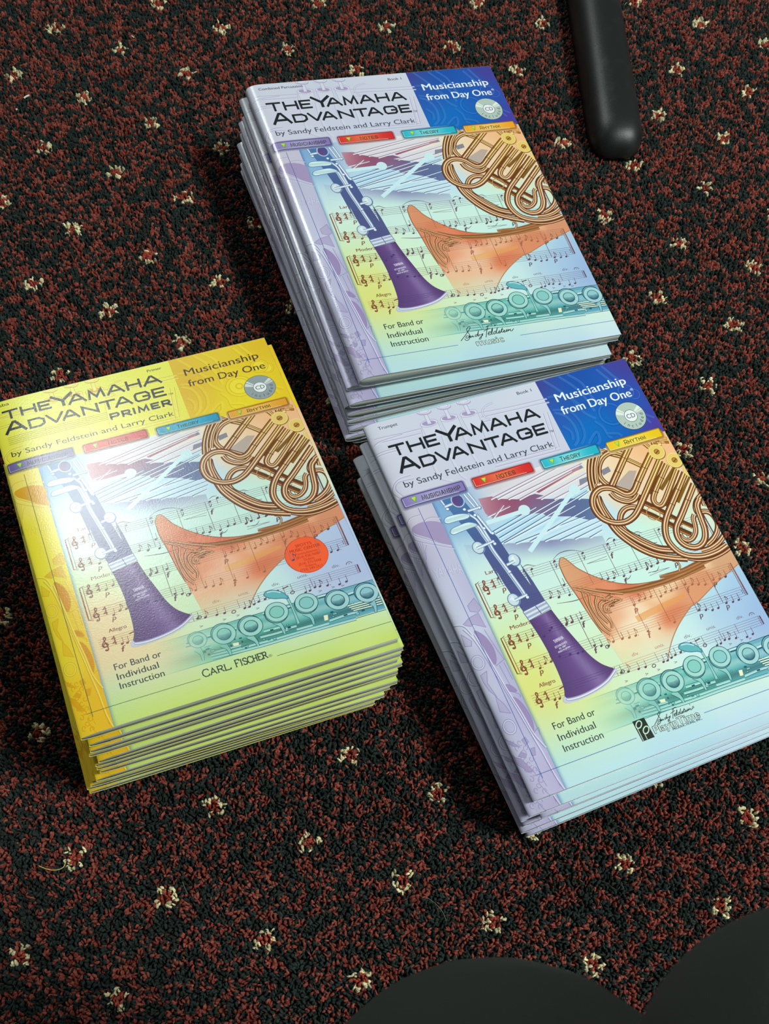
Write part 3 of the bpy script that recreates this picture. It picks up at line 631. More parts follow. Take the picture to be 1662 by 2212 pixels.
def picture(a, kind, BG, primer):
    a.z = 1
    # ---------------- bars of the mallet instrument
    mass = ART['xmass'][0]
    MASS = rbf([(34, 98, (206, 190, 206)), (45, 85, (226, 206, 212)), (60, 92, (176, 104, 128)), (85, 96, (150, 72, 102)), (105, 100, (132, 84, 120)), (120, 106, (96, 104, 150)), (135, 112, (86, 104, 150)), (150, 122, (110, 132, 172)), (95, 112, (120, 132, 178))], 10)
    xl = ART['xline']
    for i, (p, q) in enumerate(xl[:11]):        # pale bars between the slots
        a.stroke([p, q], 5.2, mix(BG, (206, 230, 244) if i > 3 else (176, 220, 246), lambda u, v: 0.75 * np.clip((u - 30) / 30, 0, 1)))
        a.lift(.2)
    for p, q in xl[11:17]:
        a.stroke([p, q], 6.0, mix(BG, (226, 220, 232), lambda u, v: 0.8 * np.clip((u - 50) / 20, 0, 1))); a.lift(.2)
    a.fill(mass, mix(BG, MASS, lambda u, v: 0.95 * np.clip((u - 36) / 22, 0, 1)), 3); a.lift()
    a.fill(ART['xred'][0], rbf([(80, 90, (158, 74, 100)), (110, 84, (168, 92, 116)), (140, 78, (190, 140, 156))], 14), 4)
    for i, p in enumerate(ART['xblk']): a.fill(p, mix(BG, (86, 92, 128), 0.66 if i < 3 else 0.34), 4)
    a.lift()
    # lower edge: soft violet wave
    wv = crom(ART['xwave'][0], 3)
    wv = [p for p in wv if p[0] > 26]
    for k, (d0, d1, a0, a1) in enumerate(((0, 4, .80, .62), (4, 9, .62, .32), (9, 16, .32, 0))):
        pts = [(u, v + d0) for u, v in wv] + [(u, v + d1) for u, v in wv]; n = len(wv)
        def wc(u, v, d0=d0, d1=d1, a0=a0, a1=a1, n=n):
            k_ = np.r_[np.full(n, a0), np.full(n, a1)] * np.clip(1 - np.abs(u - 95) / 75, .15, 1)
            return BG(u, v) * (1 - k_[:, None]) + np.array((126, 116, 164)) * k_[:, None]
        a.add(pts, [(i, i + 1, n + i + 1, n + i) for i in range(n - 1)], wc)
    a.lift()
    for i, (p, q) in enumerate(xl):
        dk = (56, 84, 130) if i not in (11, 12, 13, 14, 15, 16, 17, 18) else (156, 110, 136)
        a.stroke([p, q], [0.75, 0.45], mix(BG, dk, 0.8)); a.stroke([p, q], [0.9, 0.5], mix(BG, (238, 246, 250), 0.85), off=0.9)
    a.lift()
    for c, e, s0, s1 in ART['mal']:
        a.stroke([s0, s1], [3.4, 3.6], (208, 238, 246)); a.lift(.5); a.ellipse(c, 4.6, 4.4, 0, (208, 236, 242)); a.lift(.5)
    a.z = 8
    # ---------------- horn bell
    top = crom(ART['bell'][0], 4) + crom(ART['bell'][1], 4)
    bot = crom(ART['bell2'][0] + ART['bell2'][1], 4)
    lef = crom(ART['bellL'][0], 4)
    edge = ART['belledge'][0]
    bell = top + [(228.4, edge[0][1] + 3), (228.4, edge[1][1])] + bot + lef[::-1][:-1]
    bell = [(min(p[0], 228.4), p[1]) for p in bell]
    kk = {'primer': .6, 'percussion': .5, 'trumpet': .0}[kind]
    BC = rbf([(96, 152, (226, 168, 124)), (100, 164, (226, 160, 120)), (110, 172, (226, 140, 100)), (122, 184, (232, 140, 104)), (135, 186, (226, 118, 84)), (120, 200, (240, 176, 140)),
              (150, 186, (234, 150, 106)), (165, 178, (236, 184, 134)), (185, 176, (232, 180, 130)), (205, 172, (236, 196, 146)), (224, 165, (232, 190, 140)), (132, 205, (246, 214, 180)), (146, 205, (240, 176, 128)),
              (160, 200, (240, 190, 140)), (150, 216, (226, 124, 84)), (160, 210, (224, 126, 88)), (175, 200, (226, 152, 108)), (190, 192, (222, 150, 108)), (138, 222, (242, 206, 170)), (120, 222, (242, 206, 166)),
              (110, 205, (236, 170, 130)), (168, 190, (252, 228, 188)), (185, 183, (252, 226, 184)), (200, 177, (248, 218, 174)), (155, 197, (252, 224, 184)), (213, 172, (244, 210, 162)), (128, 198, (250, 214, 178)), (138, 207, (252, 228, 196)), (104, 158, (218, 150, 108)), (120, 214, (250, 228, 196)), (131, 215, (252, 232, 202)), (141, 214, (248, 222, 186)), (116, 225, (244, 226, 188)), (130, 227, (242, 224, 186)), (143, 232, (240, 212, 172)), (140, 180, (196, 108, 74)), (150, 232, (236, 190, 150)), (125, 238, (238, 222, 180)), (140, 245, (226, 230, 196)), (110, 236, (234, 216, 170)), (165, 222, (220, 150, 110)), (215, 180, (216, 160, 120))], 5.0)
    ORG = mix(BC, (232, 104, 70), kk * 0.5)
    a.fill(bell, mix(BG, ORG, lambda u, v: np.clip((250 - v) / 26, 0.0, 0.97)), 3.0); a.lift()
    a.fill(ART['streak'][0], mix(BC, (232, 156, 84), 0.6), 5); a.lift()
    for p in ART['btube']:
        a.stroke(p, [2.0, 4.5, 5.5, 6.0], (158, 100, 56), smooth=5); a.lift(.4)
        for o_, c_ in ((-1.6, (120, 76, 42)), (-.3, (196, 140, 90)), (.9, (134, 86, 48)), (1.9, (186, 130, 84))): a.stroke(p, [0.3, .55, .7], c_, off=o_, smooth=5)
        a.lift(.5)
    for i, p in enumerate(ART['curl']):
        a.stroke(p, [.6, 1.9, 1.2], (196, 134, 92), smooth=5); a.lift(.3)
        a.stroke(p, [.3, .75, .5], (126, 78, 46), off=.6, smooth=5); a.stroke(p, [.2, .5, .3], (232, 192, 146), off=-.2, smooth=5); a.stroke(p, [.2, .4, .3], (156, 102, 66), off=-.9, smooth=5); a.lift(.3)
    rn = random.Random(9)
    for k in range(26):         # dark flecks deep in the bell
        u, v = 109.5 + 11 * rn.random(), 184.5 + 10 * rn.random()
        a.stroke([(u, v), (u + 2.5 * rn.random() + .6, v + rn.uniform(-.8, .8)), (u + 4 * rn.random() + 1, v + rn.uniform(-1.5, 1.5))], [.2, .7, .2], ((108, 66, 38), (150, 98, 60), (226, 176, 128))[k % 3], smooth=3)
    a.lift(.4)
    br = (150, 92, 54)
    a.stroke(top, 0.6, br); a.stroke([p for p in bot if p[1] < 246], 0.7, (176, 126, 84)); a.stroke(lef[:16], 0.7, br)
    a.stroke(ART['pigtail'][0], 1.7, (132, 92, 52), smooth=5); a.lift(.4); a.stroke(ART['pigtail'][0], .6, (216, 190, 140), smooth=5); a.lift()
    # ---------------- staves and notes
    INS = [bell]
    def note_c(dark=1.0):
        def f(u, v):
            base = np.tile(np.array((96, 62, 84), float), (len(u), 1))
            k = np.clip((85 - u) / 50, 0, 1)[:, None]
            base = base * (1 - k) + np.array((138, 70, 48)) * k
            ib = inside(bell, u, v) & (v < 240)
            base[ib] = (168, 100, 76)
            bgc = np.where(ib[:, None], BC(u, v), BG(u, v))
            return base * dark + bgc * (1 - dark)
        return f
    for i, (t, b_) in enumerate(STAVES):
        for k in range(5):
            v = t + (b_ - t) * k / 4
            a.stroke([(u, v) for u in np.linspace(X_L, X_R, 60)], 0.30, note_c(.52))
    a.lift(.4)
    NC = note_c(.95); LC = note_c(.72)
    for (t0, b0) in ((STAVES[0][0], STAVES[1][1]), (STAVES[2][0], STAVES[3][1])):
        a.stroke([(X_L, t0), (X_L, b0)], .45, LC)
        a.stroke([(30.6, t0 - 1.4), (28.6, t0 - .4), (27.3, t0 - .2), (27.3, b0 + .2), (28.6, b0 + .5), (30.6, b0 + 1.4)], [.3, .9, .9, .9, .9, .3], NC)
        for u in (88, 111.5, 133.3, 153.6, 178.0, 200.4): a.stroke([(u, t0), (u, b0)], .38, LC)
        a.stroke([(X_R - 1.6, t0), (X_R - 1.6, b0)], .4, LC); a.stroke([(X_R, t0), (X_R, b0)], 1.0, NC)
        for tt in (t0, b0 - 7): a.ellipse((X_R - 3, tt + 2.6), .45, .45, 0, NC, 8); a.ellipse((X_R - 3, tt + 4.4), .45, .45, 0, NC, 8)
    t, b_ = STAVES[4]
    for u in (96.5, 106, 130.2, 152, 164.6, 170.4, 185.5, 200): a.stroke([(u, t), (u, b_)], .36, LC)
    a.stroke([(X_R - 1.6, t), (X_R - 1.6, b_)], .4, LC); a.stroke([(X_R, t), (X_R, b_)], 1.0, NC)
    CLEF = [(-.2, 3.2), (-1.4, 2.6), (-1.6, 1.0), (-.2, -.2), (1.3, .6), (1.4, 2.2), (.2, 3.0), (-1.9, 2.6), (-2.3, .6), (-.9, -1.8), (.8, -3.6), (.9, -5.4), (.1, -6.0), (-.5, -4.6), (.3, .0), (1.0, 4.4), (.6, 6.4), (-.6, 6.6), (-.9, 5.8)]
    for (t, b_) in STAVES:
        cv = (t + b_) / 2
        a.stroke([(33.6 + x, cv + y * .86 + .6) for x, y in CLEF], [.5, .8, .9, .9, .8, .7, .9, .9, .6, 1.1, .5], NC, smooth=4)
        a.ellipse((33.0, cv + 5.9), .9, .8, 0, NC, 12)
        a.lift(.2)
        a.text('4', 38.2, 41.2, cv, 3.5, NC, .03); a.text('4', 38.2, 41.2, cv + 3.6, 3.5, NC, .03)
    # heads
    HD = [p for l in ART['notes'] for p in l]
    for i, (u, v) in enumerate(HD):
        if u > 224 or u < 30: continue
        a.ellipse((u, v), 1.12, .82, -.35, NC, 14)
        up = (v > 160)
        d = -5.4 if up else 5.2; x = u + (1.1 if up else -1.1)
        a.stroke([(x, v), (x, v + d)], .34, NC)
        if i % 4 == 1: a.stroke([(x, v + d), (x + 1.5, v + d * .62), (x + 1.2, v + d * .3)], [.7, .5, .2], NC, smooth=3)
        if i % 5 == 2: a.ellipse((u + 2.2, v + .2), .35, .35, 0, NC, 8)
    for p in ART['whole'][0]:
        a.ring(p, 1.5, 1.1, .6, NC, -.3, 16)
    # the bracketed pair of eighths and small accents under the last staff
    a.fill([(164, 238.6), (168.6, 237.6), (168.6, 238.5), (164, 239.5)], NC); a.fill([(51, 238.4), (55.5, 237.3), (55.5, 238.3), (51, 239.4)], NC)
    for (u, v) in ((100, 249), (117, 249), (127, 249), (142, 248), (155, 248), (175, 248), (189, 249), (199, 249), (206, 250)):
        a.stroke([(u - 1, v), (u + 1.2, v + .6), (u - 1, v + 1.3)], .35, NC)
    for p in ART['slur']: a.stroke(p, [.2, .6, .2], NC, smooth=5)
    for p in ART['hair']: a.stroke(p[:2], .35, LC); a.stroke(p[2:], .35, LC)
    a.lift(.4)
    dy = [p for l in ART['dyn'] for p in l]
    for i, (u, v) in enumerate(dy):
        s = 'p' if i in (0, 1, 2, 3, 10, 11, 13, 14, 15) else 'f'
        if u > 222: continue
        a.text(s, u - 1.3, u + 1.3, v + 1.2, 4.6 if s == 'f' else 4.0, NC, .03, .28)
    tp = ART['tempo'][0]
    a.text('Largo', tp[0][0], tp[1][0] + .6, 142.2, 2.9, NC, .025); a.text('Moderately', tp[2][0], tp[3][0] + 5, 187.2, 3.0, NC, .025); a.text('Allegro', tp[4][0], tp[5][0], 233.4, 3.0, NC, .025)
    for (u, v), s in zip(ART['div'][0], ('div.', 'unis.', 'div.', 'unis.', 'div.')): a.text(s, u, u + (6 if s[0] == 'd' else 8), v, 2.6, LC, 0, .25)
    f_ = ART['ferm'][0][0]
    a.ring((f_[0] + 1, f_[1] + .2), 2.2, 2.0, .5, NC, 0, 14, math.pi, 2 * math.pi); a.ellipse((f_[0] + 1, f_[1] - .2), .4, .4, 0, NC, 8)
    a.lift()
    ZST = a.z
    # ---------------- horn tubes, back to front
    for p in ART['diag']: a.stroke(p, 4.6, (112, 66, 34), smooth=4); a.lift(.3); a.stroke(p, .7, (206, 146, 84), off=1.3, smooth=4); a.stroke(p, .5, (66, 40, 22), off=-1.1, smooth=4)
    a.lift(.4)
    for p in ART['diagw']: a.stroke(p, 1.8, (228, 232, 206))
    a.lift(.4)
    for p in ART['slideband'] + ART['slideband2']: tube(a, p, 3.6)
    for p in ART['tube_top']: tube(a, p, 4.6)
    # dark gaps seen between the slides
    for (u0, v0), (u1, v1) in zip(ART['u'][0][:1] + ART['e'][0][:1], ART['u'][0][2:3] + ART['e'][0][2:3]):
        a.stroke([(u0 - 5.4, v0 + 4), (u1 - 5.6, v1)], 3.2, (120, 80, 26)); a.stroke([(u0 + 5.2, v0 + 4), (u1 + 5.4, v1)], 3.0, (132, 92, 30))
    a.lift(.4)
    for p in ART['inner']: tube(a, p, 4.6)
    for p in ART['outer']: tube(a, p, 3.9)
    for p in ART['rring']: tube(a, p, 4.2)
    for p in ART['rlow'][::-1]: tube(a, p, 4.4)
    for p in ART['lower'][::-1]: tube(a, p, 5.0)
    for p in ART['short']: tube(a, p, 5.0)
    for p in ART['small']: tube(a, p, 4.2)
    for p in ART['loop2']: tube(a, p, 4.4)
    for p in ART['g']: tube(a, p, 3.8)
    for p in ART['u']: tube(a, p, 4.3)
    # right-most slide
    e0, e1 = ART['f'][0][0], ART['f'][0][2]
    tube(a, [(e0[0] + 5, e0[1] + 4), (e0[0] - 1, e0[1] + 20)], 3.8)
    for p in ART['loop']: tube(a, p, 5.0)
    for p in ART['f'][::-1]: tube(a, p, 4.9)
    for p in ART['e']: tube(a, p, 5.0)
    # clamps across the slides
    for nme, idx in (('loop', (1, 2)), ('u', (1, 2)), ('e', (1, 2)), ('f', (1,)), ('short', (1, 2))):
        pl = ART[nme][0]
        for i in idx:
            (u, v), (u2, v2) = pl[i], pl[i + 1]; d = math.hypot(u2 - u, v2 - v); nx, ny = -(v2 - v) / d, (u2 - u) / d
            a.stroke([(u - nx * 2.9, v - ny * 2.9), (u + nx * 2.9, v + ny * 2.9)], .55, tcol('o'))
    c, e = ART['ring'][0]; r = math.hypot(e[0] - c[0], e[1] - c[1]); a.ring(c, r, r, .7, (196, 140, 84))
    for k in range(9):
        cu, cv = 214 + (k % 4) * 3.4, 75 + (k // 4) * 3.6 + (k % 2) * 1.2
        a.fill([(cu, cv), (cu + 2.8, cv + .8), (cu + 2.2, cv + 3.0), (cu - .5, cv + 2.2)], ((232, 188, 90), (176, 112, 40), (246, 222, 140))[k % 3]); a.stroke([(cu, cv), (cu + 2.8, cv + .8), (cu + 2.2, cv + 3.0), (cu - .5, cv + 2.2)], .4, (150, 92, 30), closed=True)
    a.lift()
    for c, e in ART['disc']:
        r = 6.7
        a.ellipse((c[0] + .4, c[1] + .7), r, r, 0, (150, 104, 30)); a.lift(.4)
        a.ellipse(c, r, r, 0, (236, 204, 112)); a.ring(c, r * .93, r * .93, .4, (250, 228, 150)); a.lift(.4)
        a.ellipse(c, 2.4, 2.4, 0, (120, 74, 26)); a.lift(.3); a.ellipse(c, 1.9, 1.9, 0, (196, 140, 60)); a.lift(.3)
        a.stroke([(c[0] - 1.6, c[1] + 1.2), (c[0] + 1.6, c[1] - .6)], .8, (110, 66, 22)); a.lift(.3)
    zmax = a.z; a.z = ZST
    # ---------------- clarinet
    Lb = ART['cbodyL'][0] + ART['cbodyL'][1]; Rb = ART['cbodyR'][0] + ART['cbodyR'][1]
    body = Lb + Rb[::-1]
    CB = rbf([(40, 80, (80, 126, 180)), (45, 95, (80, 110, 162)), (45, 115, (78, 94, 146)), (52, 140, (84, 92, 142)), (60, 170, (86, 90, 140))], 14)
    a.fill(body, CB, 4); a.lift()
    bl = crom(ART['cbellL'][0], 4); brr = crom(ART['cbellR'][0], 4)
    def CBELL(u, v):
        t = np.clip((v - 180) / 65, 0, 1)
        mid = 61.5 + (v - 180) * 0.20; wd = 9 + (v - 180) * .27 * t + 3
        x = (u - mid) / wd
        k = np.exp(-((x - .25) / .22) ** 2) * .55
        base = np.array((104, 74, 134)) * (1 - t[:, None] * .0) * (0.92 + .1 * np.cos(x * 2.6)[:, None])
        return base * (1 - k[:, None]) + np.array((158, 136, 186)) * k[:, None]
    a.fill(bl + crom(ART['crimin'][0], 4)[1:-1] + brr[::-1], CBELL, 2.5); a.lift()
    rim = crom(ART['crim'][0], 4) + crom(ART['crimin'][0], 4)[::-1]
    a.fill(rim, (202, 204, 222)); a.lift(.4)
    a.stroke(ART['crimin'][0], .6, (146, 138, 176), smooth=4); a.stroke([(u, v + 1.2) for u, v in ART['crimin'][0]], .6, (236, 238, 246), smooth=4); a.stroke([(u, v + 2.0) for u, v in ART['crimin'][0]], .4, (150, 144, 180), smooth=4)
    a.lift()
    # music showing through the clarinet
    bellp = bl + brr[::-1]
    for (t, b_) in STAVES:
        for k in range(5):
            v = t + (b_ - t) * k / 4; uu = np.linspace(40, 100, 241); ins = inside(body, uu, np.full(241, v)) | inside(bellp, uu, np.full(241, v))
            if ins.any():
                us = uu[ins]; a.stroke([(us[0], v), (us[-1], v)], .3, (84, 66, 116) if v > 185 else (76, 78, 130))
    for (u, v) in ((58, 199.5), (64, 196.5), (70, 218), (62, 217), (66, 195), (74, 196), (64, 246), (70, 244), (55, 150), (76, 219), (80, 219)):
        if inside(bellp, np.array([u]), np.array([v]))[0] or inside(body, np.array([u]), np.array([v]))[0]: a.ellipse((u, v), 1.2, .9, -.3, (82, 56, 112), 12)
    a.lift(.5)
    y = ART['yam'][0]
    for s, (p, q), c in (('YAMAHA', (0, 1), 2.6), ('ESTABLISHED', (2, 3), 1.5), ('IN 1887', (4, 5), 1.3), ('MADE IN JAPAN', (6, 7), 1.3)):
        a.text(s, y[p][0] + .4, y[q][0] + .4, y[p][1] + 1.0, c, (226, 222, 238), .02, 0, -0.14)
    # ring between the joints
    rg = ART['cring'][0]
    def RG(u, v):
        k = .5 + .5 * np.sin((v + u * .16) * 1.9); return np.array((150, 160, 196)) * (1 - k[:, None]) + np.array((234, 240, 246)) * k[:, None]
    a.fill(rg, RG, .8); a.lift(.4); a.stroke(rg, .4, (110, 112, 160), closed=True)
    m_ = ((rg[0][0] + rg[1][0]) / 2 + 1, (rg[0][1] + rg[1][1]) / 2); a.stroke([m_, (m_[0] + 1.6, m_[1] + 7)], .6, (90, 96, 140))
    a.lift()
    # keywork
    SD, SL, SM = (96, 116, 168), (236, 244, 248), (178, 198, 222)
    def rod(p, w_, sm=5):
        a.stroke(p, w_ * 1.25, SD, smooth=sm); a.lift(.3); a.stroke(p, w_ * .95, SM, smooth=sm); a.lift(.3); a.stroke(p, w_ * .5, SL, off=w_ * .12, smooth=sm); a.lift(.3)
    for p in ART['barrelL']: rod(p, 1.4)
    for p in ART['crod'][2:]: rod(p, 1.6)
    for c, e, g in ART['ccup']:
        r = 4.4
        a.ellipse((c[0] + .5, c[1] + .5), r * 1.02, r * 1.15, 0, (120, 140, 182)); a.lift(.3); a.ellipse(c, r * .92, r * 1.05, 0, (206, 224, 232)); a.ring(c, r * .96, r * 1.1, .5, SD); a.lift(.3)
        a.fill([(c[0] - 2.6, c[1] - 1), (c[0] + .4, c[1] - 3.4), (c[0] + 1.2, c[1] + 2)], (232, 242, 244)); a.lift(.3)
    for p in ART['crod2']: rod(p, 2.0)
    for p in ART['crod'][:2]: rod(p, 1.7)
    a.stroke([(q[0] - 1.7, q[1]) for q in ART['crod'][1]], 1.0, SM, smooth=5); a.lift(.3)
    for p in ART['carm'] + ART['carm2']: rod(p, 1.9)
    for p in ART['cspat']:
        q = crom(p, 4, True); a.fill(q, lambda u, v: np.array((206, 232, 236)) + 22 * np.sin(v * 1.4)[:, None], 1.6); a.lift(.3); a.stroke(q, .5, (110, 136, 180), closed=True); a.lift(.3)
    for p in ART['cball'][0]:
        a.ellipse(p, 1.5, 1.4, 0, SD, 14); a.lift(.2); a.ellipse((p[0] - .2, p[1] - .2), 1.1, 1.0, 0, SL, 14); a.lift(.2)
    c, e, g = ART['chole'][0]
    a.ellipse(c, 5.4, 6.0, 0, SD); a.lift(.3); a.ellipse(c, 5.1, 5.7, 0, (214, 228, 240)); a.lift(.3); a.ellipse(c, 4.1, 4.7, 0, rbf([(40, 77, (96, 66, 128)), (45, 83, (64, 92, 156)), (40, 83, (120, 70, 120))], 3)); a.ring(c, 4.3, 4.9, .5, (110, 130, 180)); a.lift()
    zmax = max(zmax, a.z); a.z = ZST
    # ---------------- flute along the foot
    FADE = lambda u, v: np.clip((u - 62) / 68, 0, 1) ** 1.2 * .92
    TEAL = lambda u, v: (np.clip((u - 150) / 80, 0, 1)[:, None] * np.array((88, 158, 190)) + (1 - np.clip((u - 150) / 80, 0, 1)[:, None]) * np.array((84, 178, 164)))
    def FLB(u, v):
        k = (v - 252.8) / 26.0
        sh = np.interp(k, [0, .05, .14, .26, .4, .55, .7, .85, 1], [.2, -.05, .35, .0, .45, .1, -.35, -.15, .15])
        c_ = TEAL(u, v); return c_ + np.where(sh[:, None] > 0, (235 - c_) * sh[:, None], c_ * sh[:, None])
    FB = mix(BG, FLB, FADE)
    a.grid(np.linspace(62, 228.45, 40), np.r_[np.linspace(252.8, 279, 15)], FB); a.lift()
    TD = mix(FB, mix(TEAL, (16, 62, 82), .84), FADE); TL = mix(FB, mix(TEAL, (232, 248, 244), .82), FADE); TM = mix(FB, mix(TEAL, (200, 234, 226), .55), FADE)
    a.stroke([(u_, 252.9) for u_ in np.linspace(62, 228.4, 20)], .45, TD); a.stroke([(u_, 278.6 + (u_ - 62) * .008) for u_ in np.linspace(62, 228.4, 20)], .5, TD)
    for p in ART['fhl']: a.stroke(p, 1.0, TD); a.stroke(p, 1.3, TL, off=-1.3)
    a.lift()
    for i, p in enumerate(ART['frod']):
        a.stroke(p, 2.6, TD, smooth=3); a.lift(.3); a.stroke(p, 1.9, TM, smooth=3); a.lift(.3); a.stroke(p, .6, TL, off=.3, smooth=3); a.lift(.3)
    rn = random.Random(4)
    for k in range(34):         # little posts, springs and rollers between the rods
        u = 92 + 128 * rn.random(); v = 266.5 + 9.5 * rn.random(); l_, h_ = .8 + 2.2 * rn.random(), .7 + 1.2 * rn.random()
        a.fill([(u, v), (u + l_, v), (u + l_, v + h_), (u, v + h_)], TM if k % 2 else TD); a.stroke([(u, v), (u + l_, v), (u + l_, v + h_), (u, v + h_)], .3, TD, closed=True); a.lift(.05)
    a.lift(.3)
    for p in ART['fwhite'][:2]: a.fill(p, (236, 240, 206))
    for k in range(4): a.stroke([(203 + k, 268 + k * 1.7), (228, 268.5 + k * 1.9)], .8, (236, 242, 214)); a.stroke([(203 + k, 268.8 + k * 1.7), (228, 269.3 + k * 1.9)], .4, TD)
    a.lift(.4)
    for p in ART['farm'] + ART['ffoot']:
        a.stroke(p, [6.0, 3.0, 2.0], TD, smooth=4); a.lift(.3); a.stroke(p, [5.2, 2.2, 1.2], TM, smooth=4); a.lift(.3)
    cups = ART['fcup']
    for i, (c, e) in enumerate(cups):
        r = 8.4 if i else 6.3
        c = (min(c[0], 220.5), c[1])
        solid = i in (3, 4)
        a.ellipse((c[0] - .7, c[1] + (.9 if solid else -1.1)), r * 1.04, r, 0, TD); a.lift(.3)
        a.ellipse((c[0] - .5, c[1] + (.6 if solid else -.8)), r * .98, r * .95, 0, TM); a.lift(.3); a.ring(c, r, r * .96, .5, TD); a.lift(.3)
        cf = mix(FB, mix(TEAL, (222, 244, 236), .62), FADE)
        a.ellipse(c, r * .97, r * .93, 0, cf); a.lift(.3)
        if solid:
            a.ellipse(c, r * .62, r * .58, 0, mix(FB, mix(TEAL, (206, 238, 230), .45), FADE)); a.ring(c, r * .62, r * .58, .5, TD)
        else:
            a.ellipse(c, r * .62, r * .60, 0, TD); a.lift(.3)
            cv = c[1]
            a.ellipse(c, r * .55, r * .53, 0, mix(cf, TD, lambda u, v, cv=cv, r=r: np.clip(((v - cv) / (r * .5)) * .8 + .3, 0, .9))); a.lift(.3)
            a.ellipse((c[0], c[1] - r * .24), r * .46, r * .25, 0, TM)
        a.lift(.3)
    lv = crom(ART['flev'][0], 4, True)
    a.stroke(ART['flevarm'][0], [2.4, 1.8, 2.6], TD, smooth=5); a.lift(.3); a.stroke(ART['flevarm'][0], [1.7, 1.1, 1.9], TM, smooth=5); a.lift(.3)
    a.fill(lv, mix(TEAL, (120, 186, 206), .5)); a.lift(.3); a.stroke(lv, .6, (58, 116, 150), closed=True); a.stroke([(p[0], p[1] + 1) for p in ART['flev'][0][1:4]], 1.0, (190, 226, 236), smooth=3)
    a.z = max(zmax, a.z) + 1


SIG = [[[91.1,286.2],[96.1,282.1],[100.2,278.5],[103.2,275.5],[102.9,274.3],[101.1,274.9],[99.7,276.6],[99.8,279.3],[100.3,282.0],[99.1,284.9],[97.1,286.5],[95.3,286.2],[95.0,284.6]],[[99.3,282.7],[97.9,282.3],[96.5,283.5],[96.6,284.7],[98.4,284.1],[99.7,282.8],[99.2,284.0],[100.0,284.4],[100.9,283.0],[100.8,284.3],[102.6,283.1],[102.3,284.4],[103.4,284.1]],[[106.6,282.8],[105.0,282.9],[104.3,284.3],[105.7,284.1],[107.3,282.0],[109.1,279.2]],[[109.1,279.2],[107.2,282.9],[107.0,284.4],[108.4,283.1],[108.5,283.5],[109.4,283.5],[111.3,282.7]],[[111.9,282.6],[110.1,284.3],[108.1,287.0],[106.8,287.4],[107.4,286.2],[111.3,283.8]],[[113.1,280.6],[116.5,279.5],[119.3,279.1]],[[116.3,277.4],[118.1,276.2],[120.6,275.8],[122.6,276.3]],[[118.6,276.5],[115.9,280.5],[112.9,286.6]],[[115.9,283.8],[117.8,283.0],[118.4,282.0],[117.2,282.0],[115.8,283.6],[116.1,284.9],[118.0,284.4],[120.1,282.1],[121.4,279.0],[119.4,282.0],[118.6,284.5],[120.0,284.3]],[[123.5,282.3],[121.7,282.6],[120.4,284.4],[121.5,284.6],[123.7,282.4],[125.8,279.2],[123.7,282.4],[122.9,284.4],[124.1,284.4],[126.3,282.4],[126.0,284.1],[124.6,284.5],[126.7,284.2],[129.6,280.3],[127.9,283.3],[128.1,284.3],[129.3,284.0],[130.6,283.4],[130.5,282.7],[129.5,283.6],[129.7,284.6],[131.2,284.2],[132.7,282.4],[131.9,284.1],[132.7,284.0],[134.1,282.5],[133.6,283.9],[135.8,282.6],[135.4,284.0],[136.5,284.5],[138.8,282.6]],[[127.9,281.8],[130.1,281.6]],[[133.7,281.0],[133.9,281.0]]]



def tab(a, u0, u1, v0, v1, mid, edge, rim, name, nu0, nu1, tri):
    """glossy printed button with a green arrow"""
    r = 1.3
    def rr(i):
        o = []
        for cx_, cy_, s in ((u1 - r, v0 + r, -90), (u1 - r, v1 - r, 0), (u0 + r, v1 - r, 90), (u0 + r, v0 + r, 180)):
            for k in range(5):
                t = math.radians(s + k * 22.5); o.append((cx_ + (r - i) * math.cos(t), cy_ + (r - i) * math.sin(t)))
        return o
    for g, k in ((-1.5, .16), (-1.0, .30), (-.5, .46)):      # soft printed halo
        a.fill([(u, v + .5) for u, v in rr(g)], mix(a.local, tuple(c * .55 for c in rim), k), 3.0); a.lift(.5)
    a.fill(rr(0), rim); a.lift(.5)
    a.fill(rr(.75), rbf([(u0, v0, edge), (u1, v0, edge), ((u0 + u1) / 2, (v0 + v1) / 2, mid), (u0 + 8, v1, edge), (u1 - 10, v1, edge), ((u0 + u1) / 2 - 8, v0, mid)], 9), 2.0); a.lift(.5)
    a.stroke([(u0 + .9, v0 + 1.4), (u0 + .9, v1 - 1.2), (u0 + 2, v1 - .9), (u1 - 6, v1 - .9)], .35, tuple(min(255, c * .4 + 150) for c in mid)); a.lift(.3)
    x = tri
    a.fill([(x, v0 + 1.9), (x + 4.6, v0 + 1.9), (x + 2.3, v1 - 1.7)], (96, 150, 40)); a.lift(.3)
    a.fill([(x + .45, v0 + 2.2), (x + 4.0, v0 + 2.2), (x + 2.2, v1 - 2.4)], rbf([(x, v0, (214, 240, 90)), (x + 4, v1, (120, 200, 50))], 3)); a.lift(.3)
    caps_row(a, name, nu0, nu1, v0 + 2.9, v1 - 2.2, .52, (52, 56, 34))


